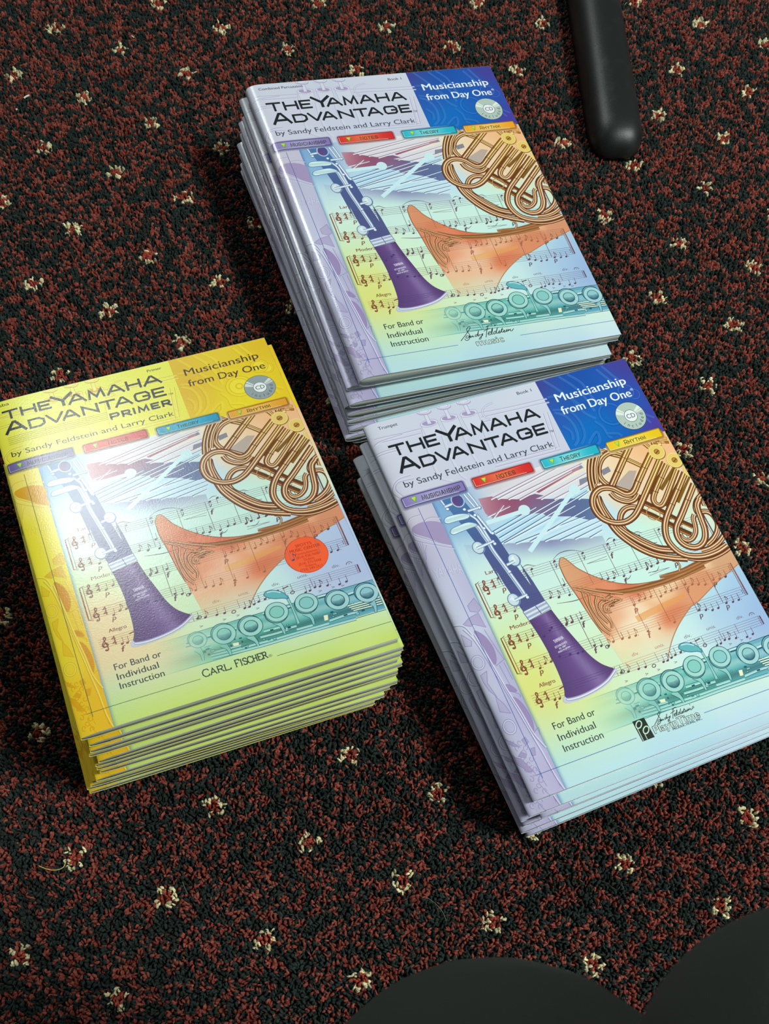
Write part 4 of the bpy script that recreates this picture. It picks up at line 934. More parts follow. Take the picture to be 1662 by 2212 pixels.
def lettering(a, kind, primer, full):
    a.lift(2)
    dv = -2.6 if primer else 0
    if not primer:
        a.glyphs('THE', [(10.6, 23.4), (25.0, 37.9), (39.3, 50.0)], 21.6, 31.7, 2.0, INK)
        a.glyphs('Y', [(51.2, 67.2)], 19.2, 31.7, 2.6, INK)
        a.glyphs('AMAHA', [(62.7, 76.9), (78.3, 91.4), (92.8, 106.8), (108.6, 120.6), (121.9, 136.1)], 21.7, 31.7, 2.0, INK)
        a.glyphs('A', [(10.8, 27.4)], 33.6, 46.4, 2.4, INK)
        a.glyphs('DVANTAGE', [(29.0, 41.8), (42.6, 56.0), (54.0, 67.3), (69.6, 82.6), (83.8, 96.6), (95.1, 109.0), (111.0, 123.6), (125.2, 136.0)], 36.7, 46.4, 2.0, INK)
        a.text('by Sandy Feldstein and Larry Clark', 9.6, 135.0, 58.4, 5.1, (66, 72, 84), heavy=.05)
        a.text('™', 137.2, 140.6, 48.0, 3.2, INK)
        nm, e = {'trumpet': ('Trumpet', 25.2), 'percussion': ('Combined Percussion', 48.6)}[kind]
        if full: a.text(nm, 9.6, e, 6.9, 2.7, (52, 56, 66), .012)
        a.text('Book 1', 127.0, 139.6, 7.6, 2.7, (52, 56, 66), .012)
        wc = (240, 246, 250)
        a.text('Musicianship', 155.4, 219.0, 22.6, 7.4, wc, heavy=.16); a.text('from Day One', 155.0, 218.0, 34.4, 7.2, wc, heavy=.16); a.text('®', 219.0, 221.6, 29.6, 2.0, wc)
    else:
        for k in range(5): a.stroke([(7.4, 38.2 + k * 1.8), (86.0 - .3 * k, 37.9 + k * 1.8)], .35, (150, 130, 20))
        a.lift()
        a.glyphs('THE', [(8.4, 21.0), (22.4, 35.0), (36.4, 46.6)], 10.6, 20.2, 1.95, INK)
        a.glyphs('Y', [(47.8, 64.2)], 8.4, 20.6, 2.5, INK)
        a.glyphs('AMAHA', [(59.6, 74.2), (75.6, 89.2), (90.6, 105.0), (106.8, 119.0), (120.4, 135.4)], 11.2, 21.2, 1.95, INK)
        a.glyphs('A', [(7.0, 24.0)], 22.6, 34.8, 2.4, INK)
        a.glyphs('DVANTAGE', [(25.6, 38.8), (39.8, 53.6), (51.6, 65.4), (67.6, 81.0), (82.2, 95.2), (93.6, 107.8), (109.8, 122.8), (124.4, 135.4)], 25.6, 35.6, 1.95, INK)
        a.text('™', 136.4, 140.4, 37.4, 3.0, INK)
        caps_row(a, 'PRIMER', 86.9, 136.0, 39.8, 46.6, 1.75, INK, 1.0)
        a.text('by Sandy Feldstein and Larry Clark', 7.0, 135.2, 57.6, 4.9, (56, 56, 40), heavy=.05)
        a.text('Tuba', 3.2, 15.6, 5.6, 3.0, (56, 56, 30), .02); a.text('Primer', 127.0, 138.8, 7.2, 2.8, (60, 58, 30), .02)
        wc = (74, 48, 44)
        a.text('Musicianship', 155.0, 217.4, 20.6, 7.2, wc, heavy=.1); a.text('from Day One', 154.8, 219.2, 32.6, 6.9, wc, heavy=.1)
    # disc badge
    c = (208.3, 50.9) if primer else (208.0, 50.8); r = 12.9
    gy, gl = ((150, 162, 164), (214, 224, 222)) if primer else ((182, 200, 190), (226, 238, 230))
    a.ellipse(c, r, r, 0, (60, 74, 110) if not primer else (110, 112, 90), 48); a.lift(.5); a.ellipse(c, r - .45, r - .45, 0, gy, 48); a.lift(.5)
    for t0, t1 in ((-172, -156), (-152, -144), (-50, -36), (-32, -26)):
        t = np.radians(np.linspace(t0 + 12, t1 + 12, 5))
        a.add([c] + [(c[0] + (r - .6) * math.cos(k), c[1] + (r - .6) * math.sin(k)) for k in t], [(0, i + 1, i + 2) for i in range(4)], gl)
    a.lift(.5); a.ellipse(c, 5.6, 5.6, 0, (90, 100, 120), 32); a.lift(.4); a.ellipse(c, 5.2, 5.2, 0, (236, 242, 240), 32); a.lift(.4)
    ic = (52, 62, 104)
    a.text('CD', c[0] - 3.7, c[0] + 3.7, c[1] + 1.9, 3.9, ic, .006)
    for k, ch in enumerate('included'):
        t = math.radians(148 - k * 20.5); rad = 10.6
        V, Fc = text_geo(ch, 0.0); x = (V[:, 0] - (V[:, 0].min() + V[:, 0].max()) / 2) * 4.4; y = V[:, 1] * 4.4
        # letters stand on the lower rim, tops towards the centre
        ex = np.array((math.sin(t), -math.cos(t))); ey = np.array((-math.cos(t), -math.sin(t)))
        o = np.array(c) + rad * np.array((math.cos(t), math.sin(t)))
        a.add(o + x[:, None] * ex + y[:, None] * ey, Fc, ic)
    a.lift()
    if primer: dt = ((1.6, 52.4, 63.4, 72.2), (60.0, 110.2, 63.9, 72.4), (117.8, 168.0, 65.4, 73.6), (175.6, 224.6, 67.4, 75.6))
    else: dt = ((2.9, 53.0, 65.4, 74.2), (60.2, 110.0, 65.7, 74.2), (118.2, 168.2, 66.2, 74.8), (175.9, 225.2, 67.3, 75.8))
    nm = ('MUSICIANSHIP', 'NOTES', 'THEORY', 'RHYTHM')
    cs = (((178, 172, 214), (138, 122, 182), (84, 74, 140)), ((240, 132, 84), (218, 44, 46), (170, 36, 40)), ((150, 226, 228), (36, 178, 200), (22, 110, 140)),
          ((250, 226, 110), (238, 196, 26), (176, 130, 20)) if kind == 'trumpet' else ((250, 214, 130), (240, 164, 34), (184, 112, 22)))
    if primer: cs = (((156, 150, 190), (104, 92, 152), (70, 64, 120)), ((226, 90, 60), (206, 34, 42), (150, 30, 36)), ((70, 190, 214), (20, 150, 190), (20, 90, 130)), ((246, 198, 100), (232, 160, 40), (168, 100, 24)))
    span = ((15.0, 46.4), (19.4, 35.2), (16.0, 33.6), (15.2, 34.4))
    for (u0, u1, v0, v1), n_, (m_, e_, r_), sp in zip(dt, nm, cs, span):
        tab(a, u0, u1, v0, v1, m_, e_, r_, n_, u0 + sp[0], u0 + sp[1], u0 + 7.0)
    if not full: return
    # foot lettering
    fc = (52, 64, 62)
    v = (264.6, 273.2, 281.4) if not primer else (263.7, 271.6, 279.0)
    for s, vv, e in zip(('For Band or', 'Individual', 'Instruction'), v, (67.6, 63.6, 65.6)): a.text(s, 34.6, e, vv, 5.0, fc, heavy=.06)
    if primer:
        serif(a, 'CARL', 90.2, 110.0, 289.0, 4.9, fc); serif(a, 'FISCHER', 113.4, 136.4, 289.0, 5.0, fc); a.text('®', 137.2, 139.8, 289.2, 2.0, fc)
    elif kind == 'percussion':
        for p in SIG: a.stroke(p, .55, (40, 54, 50), smooth=4)
        a.lift(.4); fat(a, 'music', 102.8, 126.4, 293.0, 5.4)
    else:
        k = (137.4 - 104.3) / (138.8 - 91.1); 
        for p in SIG: a.stroke([(104.3 + (u - 91.1) * k, 285.6 + (v_ - 286.2) * k * .93) for u, v_ in p], .45, (40, 54, 50), smooth=4)
        a.stroke([(136.2, 281.2), (136.6, 280.2)], .4, (40, 54, 50)); a.text("s", 137.0, 138.4, 284.0, 2.4, (40, 54, 50), .01, .3)
        a.lift(.4); fat(a, 'PlayinTime', 102.0, 139.4, 291.2, 5.0)
        a.text('PRODUCTIONS, INC.', 115.6, 140.0, 293.6, 1.7, (40, 54, 50), .03)
        bx = [(90.0, 277.9), (99.6, 277.9), (100.4, 293.3), (90.4, 293.3)]
        a.fill(bx, (36, 46, 40)); a.lift(.4)
        for cu, cv in ((93.6, 281.4), (96.8, 286.6)):
            a.ring((cu, cv), 2.9, 1.9, .8, (206, 230, 206), -.75); a.stroke([(cu - 2.3, cv + .5), (cu - 2.3, 293.0)], .5, (206, 230, 206))


SER = {'C': [[(1, .75), (.8, 1), (.3, 1), (0, .7), (0, .3), (.3, 0), (.8, 0), (1, .25)]], 'A': [[(.05, 0), (.5, 1), (.95, 0)], [(.25, .33), (.75, .33)]], 'R': [[(.15, 0), (.15, 1), (.75, 1), (.9, .8), (.75, .5), (.15, .5)], [(.5, .5), (1, 0)]],
       'L': [[(.15, 1), (.15, 0), (.95, 0), (1, .25)]], 'F': [[(.15, 0), (.15, 1), (.95, 1), (1, .75)], [(.15, .52), (.7, .52)]], 'I': [[(.5, 0), (.5, 1)]], 'S': [[(.95, .8), (.7, 1), (.25, 1), (.08, .75), (.3, .55), (.75, .45), (.95, .22), (.75, 0), (.25, 0), (.05, .22)]],
       'H': [[(.15, 0), (.15, 1)], [(.85, 0), (.85, 1)], [(.15, .5), (.85, .5)]], 'E': [[(1, .78), (.95, 1), (.15, 1), (.15, 0), (.95, 0), (1, .22)], [(.15, .52), (.7, .52)]]}
FEET = {'A': [(.05, 0), (.95, 0)], 'R': [(.15, 0), (.15, 1), (1, 0)], 'L': [(.15, 1), (.15, 0)], 'F': [(.15, 0), (.15, 1)], 'I': [(.5, 0), (.5, 1)], 'H': [(.15, 0), (.15, 1), (.85, 0), (.85, 1)], 'E': [(.15, 0), (.15, 1)]}


def serif(a, s, u0, u1, base, cap, col):
    wts = [.5 if c == 'I' else 1.0 for c in s]; k = (u1 - u0) / (sum(wts) + .1 * (len(s) - 1)); x = u0
    for i, (c, w_) in enumerate(zip(s, wts)):
        h = cap * (1.12 if i == 0 else 1); f = lambda p: (x + p[0] * w_ * k, base - p[1] * h)
        for pl in SER[c]: a.stroke([f(p) for p in pl], .8, col)
        for p in FEET.get(c, ()):
            q = f(p); a.stroke([(q[0] - .75, q[1]), (q[0] + .75, q[1])], .34, col)
        x += (w_ + .1) * k; a.lift(.05)


def fat(a, s, u0, u1, base, cap):
    """outlined fat face: dark letters with a pale core"""
    a.text(s, u0, u1, base, cap, (40, 54, 50), .08); a.lift(.4); a.text(s, u0 + .1, u1 - .1, base, cap, (206, 228, 222), 0, heavy=.1); a.lift(.4)


# ------------------------------------------------------------------ carpet: backing plane + a pile of small yarn tufts
LAT_O = np.array((-396.10, 883.115)); LAT_A = np.array((69.1637, -17.6064)); LAT_B = np.array((-20.5834, -68.8942))
M_FLOOR, nt, b = new_mat('carpet_backing', 1.0, (0.004, 0.005, 0.005), 0.1)
tcf = nt.nodes.new('ShaderNodeTexCoord'); vo = nt.nodes.new('ShaderNodeTexVoronoi'); vo.inputs['Scale'].default_value = 210
crf = nt.nodes.new('ShaderNodeValToRGB'); crf.color_ramp.interpolation = 'CONSTANT'
crf.color_ramp.elements[0].color = (*lin((30, 36, 34)), 1); crf.color_ramp.elements[1].position = .6; crf.color_ramp.elements[1].color = (*lin((100, 50, 43)), 1)
spf = nt.nodes.new('ShaderNodeSeparateColor')
nt.links.new(tcf.outputs['Object'], vo.inputs['Vector']); nt.links.new(vo.outputs['Color'], spf.inputs[0]); nt.links.new(spf.outputs[0], crf.inputs[0]); nt.links.new(crf.outputs[0], b.inputs['Base Color'])
fl = mesh_obj('floor', [(-2.6, -1.6, -.006), (2.6, -1.6, -.006), (2.6, 3.0, -.006), (-2.6, 3.0, -.006)], [(0, 1, 2, 3)], M_FLOOR)
tag(fl, kind='structure')

M_PILE, nt, b = new_mat('carpet_yarn', 1.0, spec=0.08)
at = nt.nodes.new('ShaderNodeAttribute'); at.attribute_name = 'print'
tc = nt.nodes.new('ShaderNodeTexCoord'); nz = nt.nodes.new('ShaderNodeTexNoise'); nz.inputs['Scale'].default_value = 1100; nz.inputs['Detail'].default_value = 3
nt.links.new(tc.outputs['Object'], nz.inputs['Vector'])
mr = nt.nodes.new('ShaderNodeMapRange'); mr.inputs['From Min'].default_value = .3; mr.inputs['From Max'].default_value = .7; mr.inputs['To Min'].default_value = .45; mr.inputs['To Max'].default_value = 1.5
nt.links.new(nz.outputs['Fac'], mr.inputs['Value'])
mx = nt.nodes.new('ShaderNodeMix'); mx.data_type = 'RGBA'; mx.blend_type = 'MULTIPLY'; mx.inputs['Factor'].default_value = 1
nt.links.new(at.outputs['Color'], mx.inputs['A']); nt.links.new(mr.outputs[0], mx.inputs['B']); nt.links.new(mx.outputs['Result'], b.inputs['Base Color'])
bp = nt.nodes.new('ShaderNodeBump'); bp.inputs['Strength'].default_value = .8; bp.inputs['Distance'].default_value = .0006
nt.links.new(nz.outputs['Fac'], bp.inputs['Height']); nt.links.new(bp.outputs['Normal'], b.inputs['Normal'])


def hash_noise(x, y, cell):
    """smooth value noise"""
    xi, yi = np.floor(x / cell).astype(int), np.floor(y / cell).astype(int); fx, fy = x / cell - xi, y / cell - yi
    def h(i, j):
        n = (i * 374761393 + j * 668265263) & 0x7fffffff; n = ((n ^ (n >> 13)) * 1274126177) & 0x7fffffff
        return (n % 10007) / 10007.0
    fx, fy = fx * fx * (3 - 2 * fx), fy * fy * (3 - 2 * fy)
    return (h(xi, yi) * (1 - fx) + h(xi + 1, yi) * fx) * (1 - fy) + (h(xi, yi + 1) * (1 - fx) + h(xi + 1, yi + 1) * fx) * fy


STACK_FOOT = [((-177, 737), (28, 838), (164, 565), (-41, 464)), ((-308, 400), (-119, 501), (15, 250), (-174, 149)), ((-33, 425), (165, 538), (317, 274), (118, 160))]


def carpet():
    pitch = 2.25
    xs = np.arange(-660, 640, pitch); ys = np.arange(-160, 1230, pitch * .92)
    X, Y = np.meshgrid(xs, ys); X = X + (np.arange(len(ys)) % 2)[:, None] * pitch / 2
    X, Y = X.ravel(), Y.ravel()
    # only the ground the camera's neighbourhood can see
    poly = [(-600, 1000), (-330, 1230), (640, 1230), (460, 560), (400, -160), (-330, -160), (-360, 300)]
    k = inside(poly, X, Y)
    for q in STACK_FOOT:
        c = np.mean(q, axis=0); k &= ~inside([tuple(c + (np.array(p) - c) * .86) for p in q], X, Y)
    X, Y = X[k], Y[k]; n = len(X)
    X += rng.uniform(-.9, .9, n); Y += rng.uniform(-.9, .9, n)
    # colour plan
    # each yarn end is a clump of a few lumps: nearest of a jittered grid of ends
    gp = 5.0
    gi, gj = np.floor(X / gp).astype(int) + 400, np.floor(Y / gp).astype(int) + 400
    SX = rng.uniform(.12, .88, (900, 900)); SY = rng.uniform(.12, .88, (900, 900))
    chk = (np.arange(900)[:, None] + np.arange(900)[None, :]) % 2
    RED = rng.random((900, 900)) < np.where(chk == 0, .74, .07); TONE = rng.uniform(.78, 1.22, (900, 900))
    best = np.full(n, 1e9); bi = np.zeros(n, int); bj = np.zeros(n, int); bx = np.zeros(n); by = np.zeros(n)
    for di in (-1, 0, 1):
        for dj in (-1, 0, 1):
            ii, jj = gi + di, gj + dj
            px, py = (ii - 400 + SX[ii, jj]) * gp, (jj - 400 + SY[ii, jj]) * gp
            dd = (X - px) ** 2 + (Y - py) ** 2; m_ = dd < best
            best[m_] = dd[m_]; bi[m_] = ii[m_]; bj[m_] = jj[m_]; bx[m_] = px[m_]; by[m_] = py[m_]
    red = RED[bi, bj]; tone = TONE[bi, bj]
    away = np.arctan2(Y - by, X - bx)
    D = np.c_[X, Y] - LAT_O
    ij = np.rint(D @ np.linalg.inv(np.array([LAT_A, LAT_B])))
    C = ij @ np.array([LAT_A, LAT_B]); wob = np.c_[hash_noise(ij[:, 0] * 31. + 77, ij[:, 1] * 17. + 77, 1.0), hash_noise(ij[:, 0] * 13. + 177, ij[:, 1] * 41. + 77, 1.0)] * 4 - 2
    d = D - C - wob
    r = np.hypot(d[:, 0], d[:, 1]); an = np.arctan2(d[:, 1], d[:, 0]) + math.radians(14)
    cream = np.zeros(n, bool); hq = hash_noise(ij[:, 0] * 7. + 91, ij[:, 1] * 5. + 37, 1.0)
    for q in range(5):       # five ragged cream ends round a red heart
        t_ = q * 2 * math.pi / 5 + hq * 3 + .35 * np.sin(q * 5 + hq * 20); rr_ = 6.2 + .8 * np.sin(q * 3 + hq * 11)
        cream |= ((d[:, 0] - rr_ * np.cos(t_)) ** 2 / 7.6 + (d[:, 1] - rr_ * np.sin(t_)) ** 2 / 5.6) < rng.uniform(.75, 1.15, n)
    core = (r <= 4.8) & ~cream
    dark = (r < 11) & ~cream & ~core
    col = np.where(red[:, None], lin((122, 61, 52)), lin((38, 46, 43)))
    col[dark & (rng.random(n) < .5)] = lin((38, 46, 43))
    col[core] = lin((142, 64, 52)); col[cream] = lin((202, 192, 154))
    col *= (rng.uniform(.72, 1.3, n) * tone * 1.12)[:, None]
    sel_r = red & ~cream; col[sel_r, 1:] *= rng.uniform(.85, 1.25, sel_r.sum())[:, None]
    # tuft shape: an elongated little loop, 5-sided, two rings and a tip
    m = 5
    th = np.arange(m) / m * 2 * math.pi
    L = rng.uniform(1.4, 2.6, n); Wd = rng.uniform(.7, 1.35, n); hh = rng.uniform(3.0, 6.4, n); ro = away + rng.normal(0, .9, n)
    lx, ly = .9 * np.cos(away) + rng.uniform(-.5, .5, n), .9 * np.sin(away) + rng.uniform(-.5, .5, n)
    hh -= np.clip(np.sqrt(best) - 1.6, 0, 2) * .9
    V = np.zeros((n, 2 * m + 1, 3), np.float32)
    ca, sa = np.cos(ro), np.sin(ro)
    for ring, (rad, hf) in enumerate(((1.0, 0.0), (.95, .66))):
        for j in range(m):
            px, py = L * rad * np.cos(th[j]), Wd * rad * np.sin(th[j])
            jit = rng.uniform(.66, 1.3, n)
            V[:, ring * m + j, 0] = X + (px * ca - py * sa) * jit + lx * hf
            V[:, ring * m + j, 1] = Y + (px * sa + py * ca) * jit + ly * hf
            V[:, ring * m + j, 2] = hh * hf * rng.uniform(.9, 1.1, n)
    V[:, 2 * m, 0] = X + lx; V[:, 2 * m, 1] = Y + ly; V[:, 2 * m, 2] = hh
    V[:, :, 2] -= 6.0
    V *= MM
    nv = 2 * m + 1
    base = (np.arange(n) * nv)[:, None]
    q = np.array([[j, (j + 1) % m, m + (j + 1) % m, m + j] for j in range(m)]); t = np.array([[m + j, m + (j + 1) % m, 2 * m] for j in range(m)])
    Q = (base[:, :, None] + q[None]).reshape(-1, 4); T_ = (base[:, :, None] + t[None]).reshape(-1, 3)
    me = bpy.data.meshes.new('carpet_pile')
    me.vertices.add(n * nv); me.vertices.foreach_set('co', V.ravel())
    idx = np.concatenate([Q.ravel(), T_.ravel()]).astype(np.int32)
    me.loops.add(len(idx)); me.loops.foreach_set('vertex_index', idx)
    me.polygons.add(len(Q) + len(T_))
    st = np.concatenate([np.arange(len(Q)) * 4, len(Q) * 4 + np.arange(len(T_)) * 3]).astype(np.int32)
    me.polygons.foreach_set('loop_start', st); me.polygons.foreach_set('loop_total', np.concatenate([np.full(len(Q), 4), np.full(len(T_), 3)]).astype(np.int32))
    me.polygons.foreach_set('use_smooth', np.ones(len(Q) + len(T_), bool))
    me.update(calc_edges=True)
    a_ = me.color_attributes.new('print', 'FLOAT_COLOR', 'POINT')
    shade = np.ones((n, nv, 4), np.float32); shade[:, :, :3] = col[:, None, :]
    a_.data.foreach_set('color', shade.ravel())
    me.materials.append(M_PILE)
    o = bpy.data.objects.new('carpet_pile', me); COL.objects.link(o)
    tag(o, 'dark red and black tufted carpet with small cream flower motifs', 'carpet', kind='stuff')


carpet()

# ------------------------------------------------------------------ books
TOP = {'A': ((-176.522, 736.811, 78.161), (.895794, .444470, -.116725), (.444470, -.895794, -.023077), 1.0),
       'B': ((-307.973, 400.288, 65.765), (.824959, .440707, -.032425), (.440707, -.824959, .094375), .935297),
       'C': ((-32.996, 424.777, 68.064), (.868129, .496338, -.088185), (.496338, -.868129, -.031408), 1.0)}


def stack_z(k, x, y):
    P, u, v, s = TOP[k]; P, u, v = map(np.array, (P, u, v)); n = np.cross(u, v)
    return P[2] - (n[0] * (x - P[0]) + n[1] * (y - P[1])) / n[2]


def nose(u, a_):
    x = np.clip(BP / a_, 0, 1)
    return np.interp(np.asarray(u, float), BP, (1 - (1 - x) ** 3) ** .5)


def place(k, bl, dth, f0, f1, gap):
    """pose of one book: returns root matrix (at its lower spine corner) and the thickness function"""
    P, pu, pv, s = TOP[k]
    th = math.atan2(pu[1], pu[0]) + math.radians(dth)
    ex = np.array((math.cos(th), math.sin(th))); ey = np.array((-math.sin(th), math.cos(th)))
    bl = np.array(bl, float); wd, ht = W_ * s, H_ * s
    z = lambda p, f: f * stack_z(k, p[0], p[1])
    c = [bl + ey * ht, bl + ex * wd + ey * ht, bl, bl + ex * wd]     # TL TR BL BR
    zb = [z(p, f0) + gap for p in c]; zt = [z(p, f1) - (0 if f1 == 1 else gap + .25) for p in c]
    X = Vector((*(ex * wd), zb[3] - zb[2])).normalized(); Yv = Vector((*(ey * ht), zb[0] - zb[2])).normalized()
    Z = X.cross(Yv).normalized(); Yv = Z.cross(X)
    Mx = Matrix((X, Yv, Z)).transposed().to_4x4(); Mx.translation = Vector((bl[0], bl[1], zb[2])) * MM
    t = [zt[i] - zb[i] for i in range(4)]
    return Mx, t, s


# the fold near the spine is a chain of flat facets; every printed shape is cut along the same lines
BP = np.array([0, .15, .6, 1.2, 2, 3, 4, 5.5, 7, 9, 11, 13, 15, 17, 19, 21, 23.4, 26, 30, 35, 40, 46])


def cut_at_fold(P, Z, C, F):
    outP, outZ, outC, outF = [P], [Z], [C], []
    n = len(P); np_, nz_, nc_ = [], [], []
    idx = np.searchsorted(BP, P[:, 0] + 1e-7)
    for f in F:
        q = P[f]; u0, u1 = q[:, 0].min(), q[:, 0].max()
        if u0 >= 46 or np.searchsorted(BP, u0 + 1e-6) == np.searchsorted(BP, u1 - 1e-6): outF.append(list(f)); continue
        poly = [(P[i][0], P[i][1], Z[i], *C[i]) for i in f]
        cuts = [b for b in BP if u0 + 1e-6 < b < u1 - 1e-6]
        rest = poly
        for b in cuts + [None]:
            if b is None: lo = rest
            else:
                lo, hi = [], []
                for p, q_ in zip(rest, rest[1:] + rest[:1]):
                    if p[0] <= b: lo.append(p)
                    if p[0] >= b: hi.append(p)
                    if (p[0] - b) * (q_[0] - b) < 0:
                        t = (b - p[0]) / (q_[0] - p[0]); m = tuple(x + (y - x) * t for x, y in zip(p, q_)); m = (b,) + m[1:]
                        lo.append(m); hi.append(m)
                rest = hi
            if len(lo) > 2:
                outF.append(list(range(n + len(np_), n + len(np_) + len(lo))))
                for p in lo: np_.append(p[:2]); nz_.append(p[2]); nc_.append(p[3:])
            if len(rest) < 3: break
    if np_: return np.vstack([P, np.array(np_)]), np.r_[Z, np.array(nz_)], np.vstack([C, np.array(nc_)]), outF
    return P, Z, C, outF


ARTS = {}


def art(kind, full):
    if (kind, full) not in ARTS:
        a = make_art(kind, full)
        Z = np.concatenate(a.Z); print('passes', kind, full, Z.max(), len(Z))
        ARTS[(kind, full)] = cut_at_fold(np.vstack(a.P), Z, np.vstack(a.C), a.F)

    return ARTS[(kind, full)]


LAYER = 0.0025   # mm of ink per printing pass


def book(kind, full, label, group, k, bl, dth, f0, f1, gap=.2, a_=26):
    Mx, t, s = place(k, bl, dth, f0, f1, gap)
    root = bpy.data.objects.new('music_book', None); COL.objects.link(root); root.matrix_world = Mx
    root.empty_display_size = .02
    tag(root, label, 'book', group)
    wd, ht = W_ * s, H_ * s
    def thick(u, v):        # u,v in art mm
        x, y = np.asarray(u, float) / W_, np.asarray(v, float) / H_
        return t[2] + (t[3] - t[2]) * x + (t[0] - t[2]) * (1 - y)
    T0 = (t[0] + t[2]) / 2 * .96
    def ztop(u, v): return thick(u, v) - T0 / 2 * (1 - nose(u, a_))
    def zbot(u, v): return T0 / 2 * (1 - nose(u, a_))
    P, Z, C, Fc = art(kind, full)
    u, v = P[:, 0], P[:, 1]
    V = np.c_[u * s, ht - v * s, ztop(u, v) + Z * LAYER] * MM
    faces = [list(f) for f in Fc]; n0 = len(V)
    # rim of the front cover, spine fold and back cover
    us = np.unique(np.r_[BP, np.linspace(60, W_ - .15, 5), W_])
    vs = np.linspace(0, H_, 13)
    ex = []; ec = []
    spine_c = {'primer': (246, 226, 60), 'trumpet': (206, 204, 228), 'percussion': (206, 204, 228)}[kind]
    back_c = {'primer': (232, 232, 120), 'trumpet': (206, 214, 228), 'percussion': (206, 214, 228)}[kind]
    ck = .34   # card thickness
    def strip(uu, vv, zz, c):
        ex.append(np.c_[uu * s, ht - vv * s, zz]); ec.append(np.tile(lin(c), (len(uu), 1)))
    def quads(na, nb):
        base = n0 + sum(len(e) for e in ex)
        for j in range(nb - 1):
            for i in range(na - 1):
                faces.append([base + j * na + i, base + j * na + i + 1, base + (j + 1) * na + i + 1, base + (j + 1) * na + i])
    # back cover (underside) grid and its upper skin
    U, Vv = np.meshgrid(us, vs)
    quads(len(us), len(vs)); strip(U.ravel(), Vv.ravel(), zbot(U.ravel(), Vv.ravel()), back_c)
    # inner faces of both covers
    ui = np.linspace(14, W_, 5); U, Vv = np.meshgrid(ui, vs)
    quads(len(ui), len(vs)); strip(U.ravel(), Vv.ravel(), zbot(U.ravel(), Vv.ravel()) + ck, back_c)
    quads(len(ui), len(vs)); strip(U.ravel(), Vv.ravel(), ztop(U.ravel(), Vv.ravel()) - ck, (228, 232, 226))
    # edges of the card: front and back, on three sides
    paper = (206, 214, 206)
    for fn, sg in ((ztop, -1), (zbot, 1)):
        for vv in (0.0, H_):
            uu = us; o = np.full(len(uu), vv)
            zz = fn(uu, o); hf = np.minimum(ck, thick(uu, o) * .5 * nose(uu, a_) + .02)
            quads(len(uu), 2); strip(np.r_[uu, uu], np.r_[o, o], np.r_[zz, zz + sg * hf], paper)
        o = np.full(len(vs), W_); zz = fn(o, vs)
        quads(len(vs), 2); strip(np.r_[o, o], np.r_[vs, vs], np.r_[zz, zz + sg * ck], paper)
    # spine fold: thin wrap at u=0 joining the covers
    uu = np.array((.15, 0.0, 0.0, .15)); U, Vv = np.meshgrid(uu, vs)
    z4 = np.c_[ztop(np.full(len(vs), .15), vs), ztop(np.full(len(vs), .0), vs), zbot(np.full(len(vs), .0), vs), zbot(np.full(len(vs), .15), vs)]
    quads(4, len(vs)); strip(U.ravel(), Vv.ravel(), z4.ravel(), spine_c)
    E_ = np.vstack(ex); Ec = np.vstack(ec)
    V = np.vstack([V, E_ * MM]); Cc = np.vstack([C, Ec])
    cov = mesh_obj('cover', V, faces, M_PRINT, root, Cc)
    # page block
    up = np.r_[1.2, 2.2, 3.6, 5.5, 8, 12, 17, 24, np.linspace(40, W_ - .5, 6)]
    prof = lambda vv: (np.r_[ztop(up, np.full(len(up), vv)) - ck * nose(up, 12) - .03, (zbot(up, np.full(len(up), vv)) + ck * nose(up, 12) + .03)[::-1]])
    pv = [.35, H_ - .35]; PV = []; n2 = 2 * len(up)
    for vv in pv: PV.append(np.c_[np.r_[up, up[::-1]] * s, np.full(n2, ht - vv * s), prof(vv)])
    PF = [(i, (i + 1) % n2, n2 + (i + 1) % n2, n2 + i) for i in range(n2)]
    m_ = len(up)
    for o in (0, n2):
        for i in range(m_ - 1): PF.append((o + i, o + i + 1, o + n2 - 2 - i, o + n2 - 1 - i))
    mesh_obj('page_block', np.vstack(PV) * MM, PF, M_PAGE, root)
    return root, (s, ht, ztop)


GA, GB, GC = 'lavender books stacked behind the other stacks', 'yellow books stacked at the left', 'lavender books stacked at the right'
ORD = ['topmost', 'second', 'third', 'fourth', 'fifth', 'sixth', 'seventh', 'eighth', 'ninth', 'tenth', 'eleventh', 'twelfth', 'thirteenth']
FA = [1, .84, .75, .64, .54, .42, .32, .22, .11, 0]
PA = [((-41, 463.8), 0), ((-50, 463.5), -.6), ((-46, 454), -.5), ((-50, 457), -.5), ((-47.6, 455.5), -.2), ((-47, 455), .5), ((-45, 453), .5), ((-47.6, 450), -.1), ((-42, 455), 1.2)]
for i, (bl, dt) in enumerate(PA):
    lb = ('lavender and blue percussion music book on top of the rear stack' if i == 0 else
          f'lavender music book, {ORD[i]} from the top of the rear stack' if i < len(PA) - 1 else 'lavender music book at the bottom of the rear stack, lying on the carpet')
    book('percussion', i == 0, lb, GA, 'A', bl, dt, FA[i + 1], FA[i], a_=15)
PB = [((-173.6, 148.8), .0), ((-169.8, 147.4), -.3), ((-170.4, 145.4), -.2), ((-172.6, 144.6), -.6), ((-168.0, 143.2), 0), ((-171.4, 142.2), -.7), ((-172.1, 141.9), -.5), ((-171.6, 141.8), -1.3), ((-174.8, 137.4), -.7), ((-180.1, 137.3), -1.9), ((-182.0, 136.3), -1.4), ((-186.0, 135.5), -1.8), ((-185.8, 134.9), -1.2)]
FB_ = [1 - i / 13 for i in range(14)]
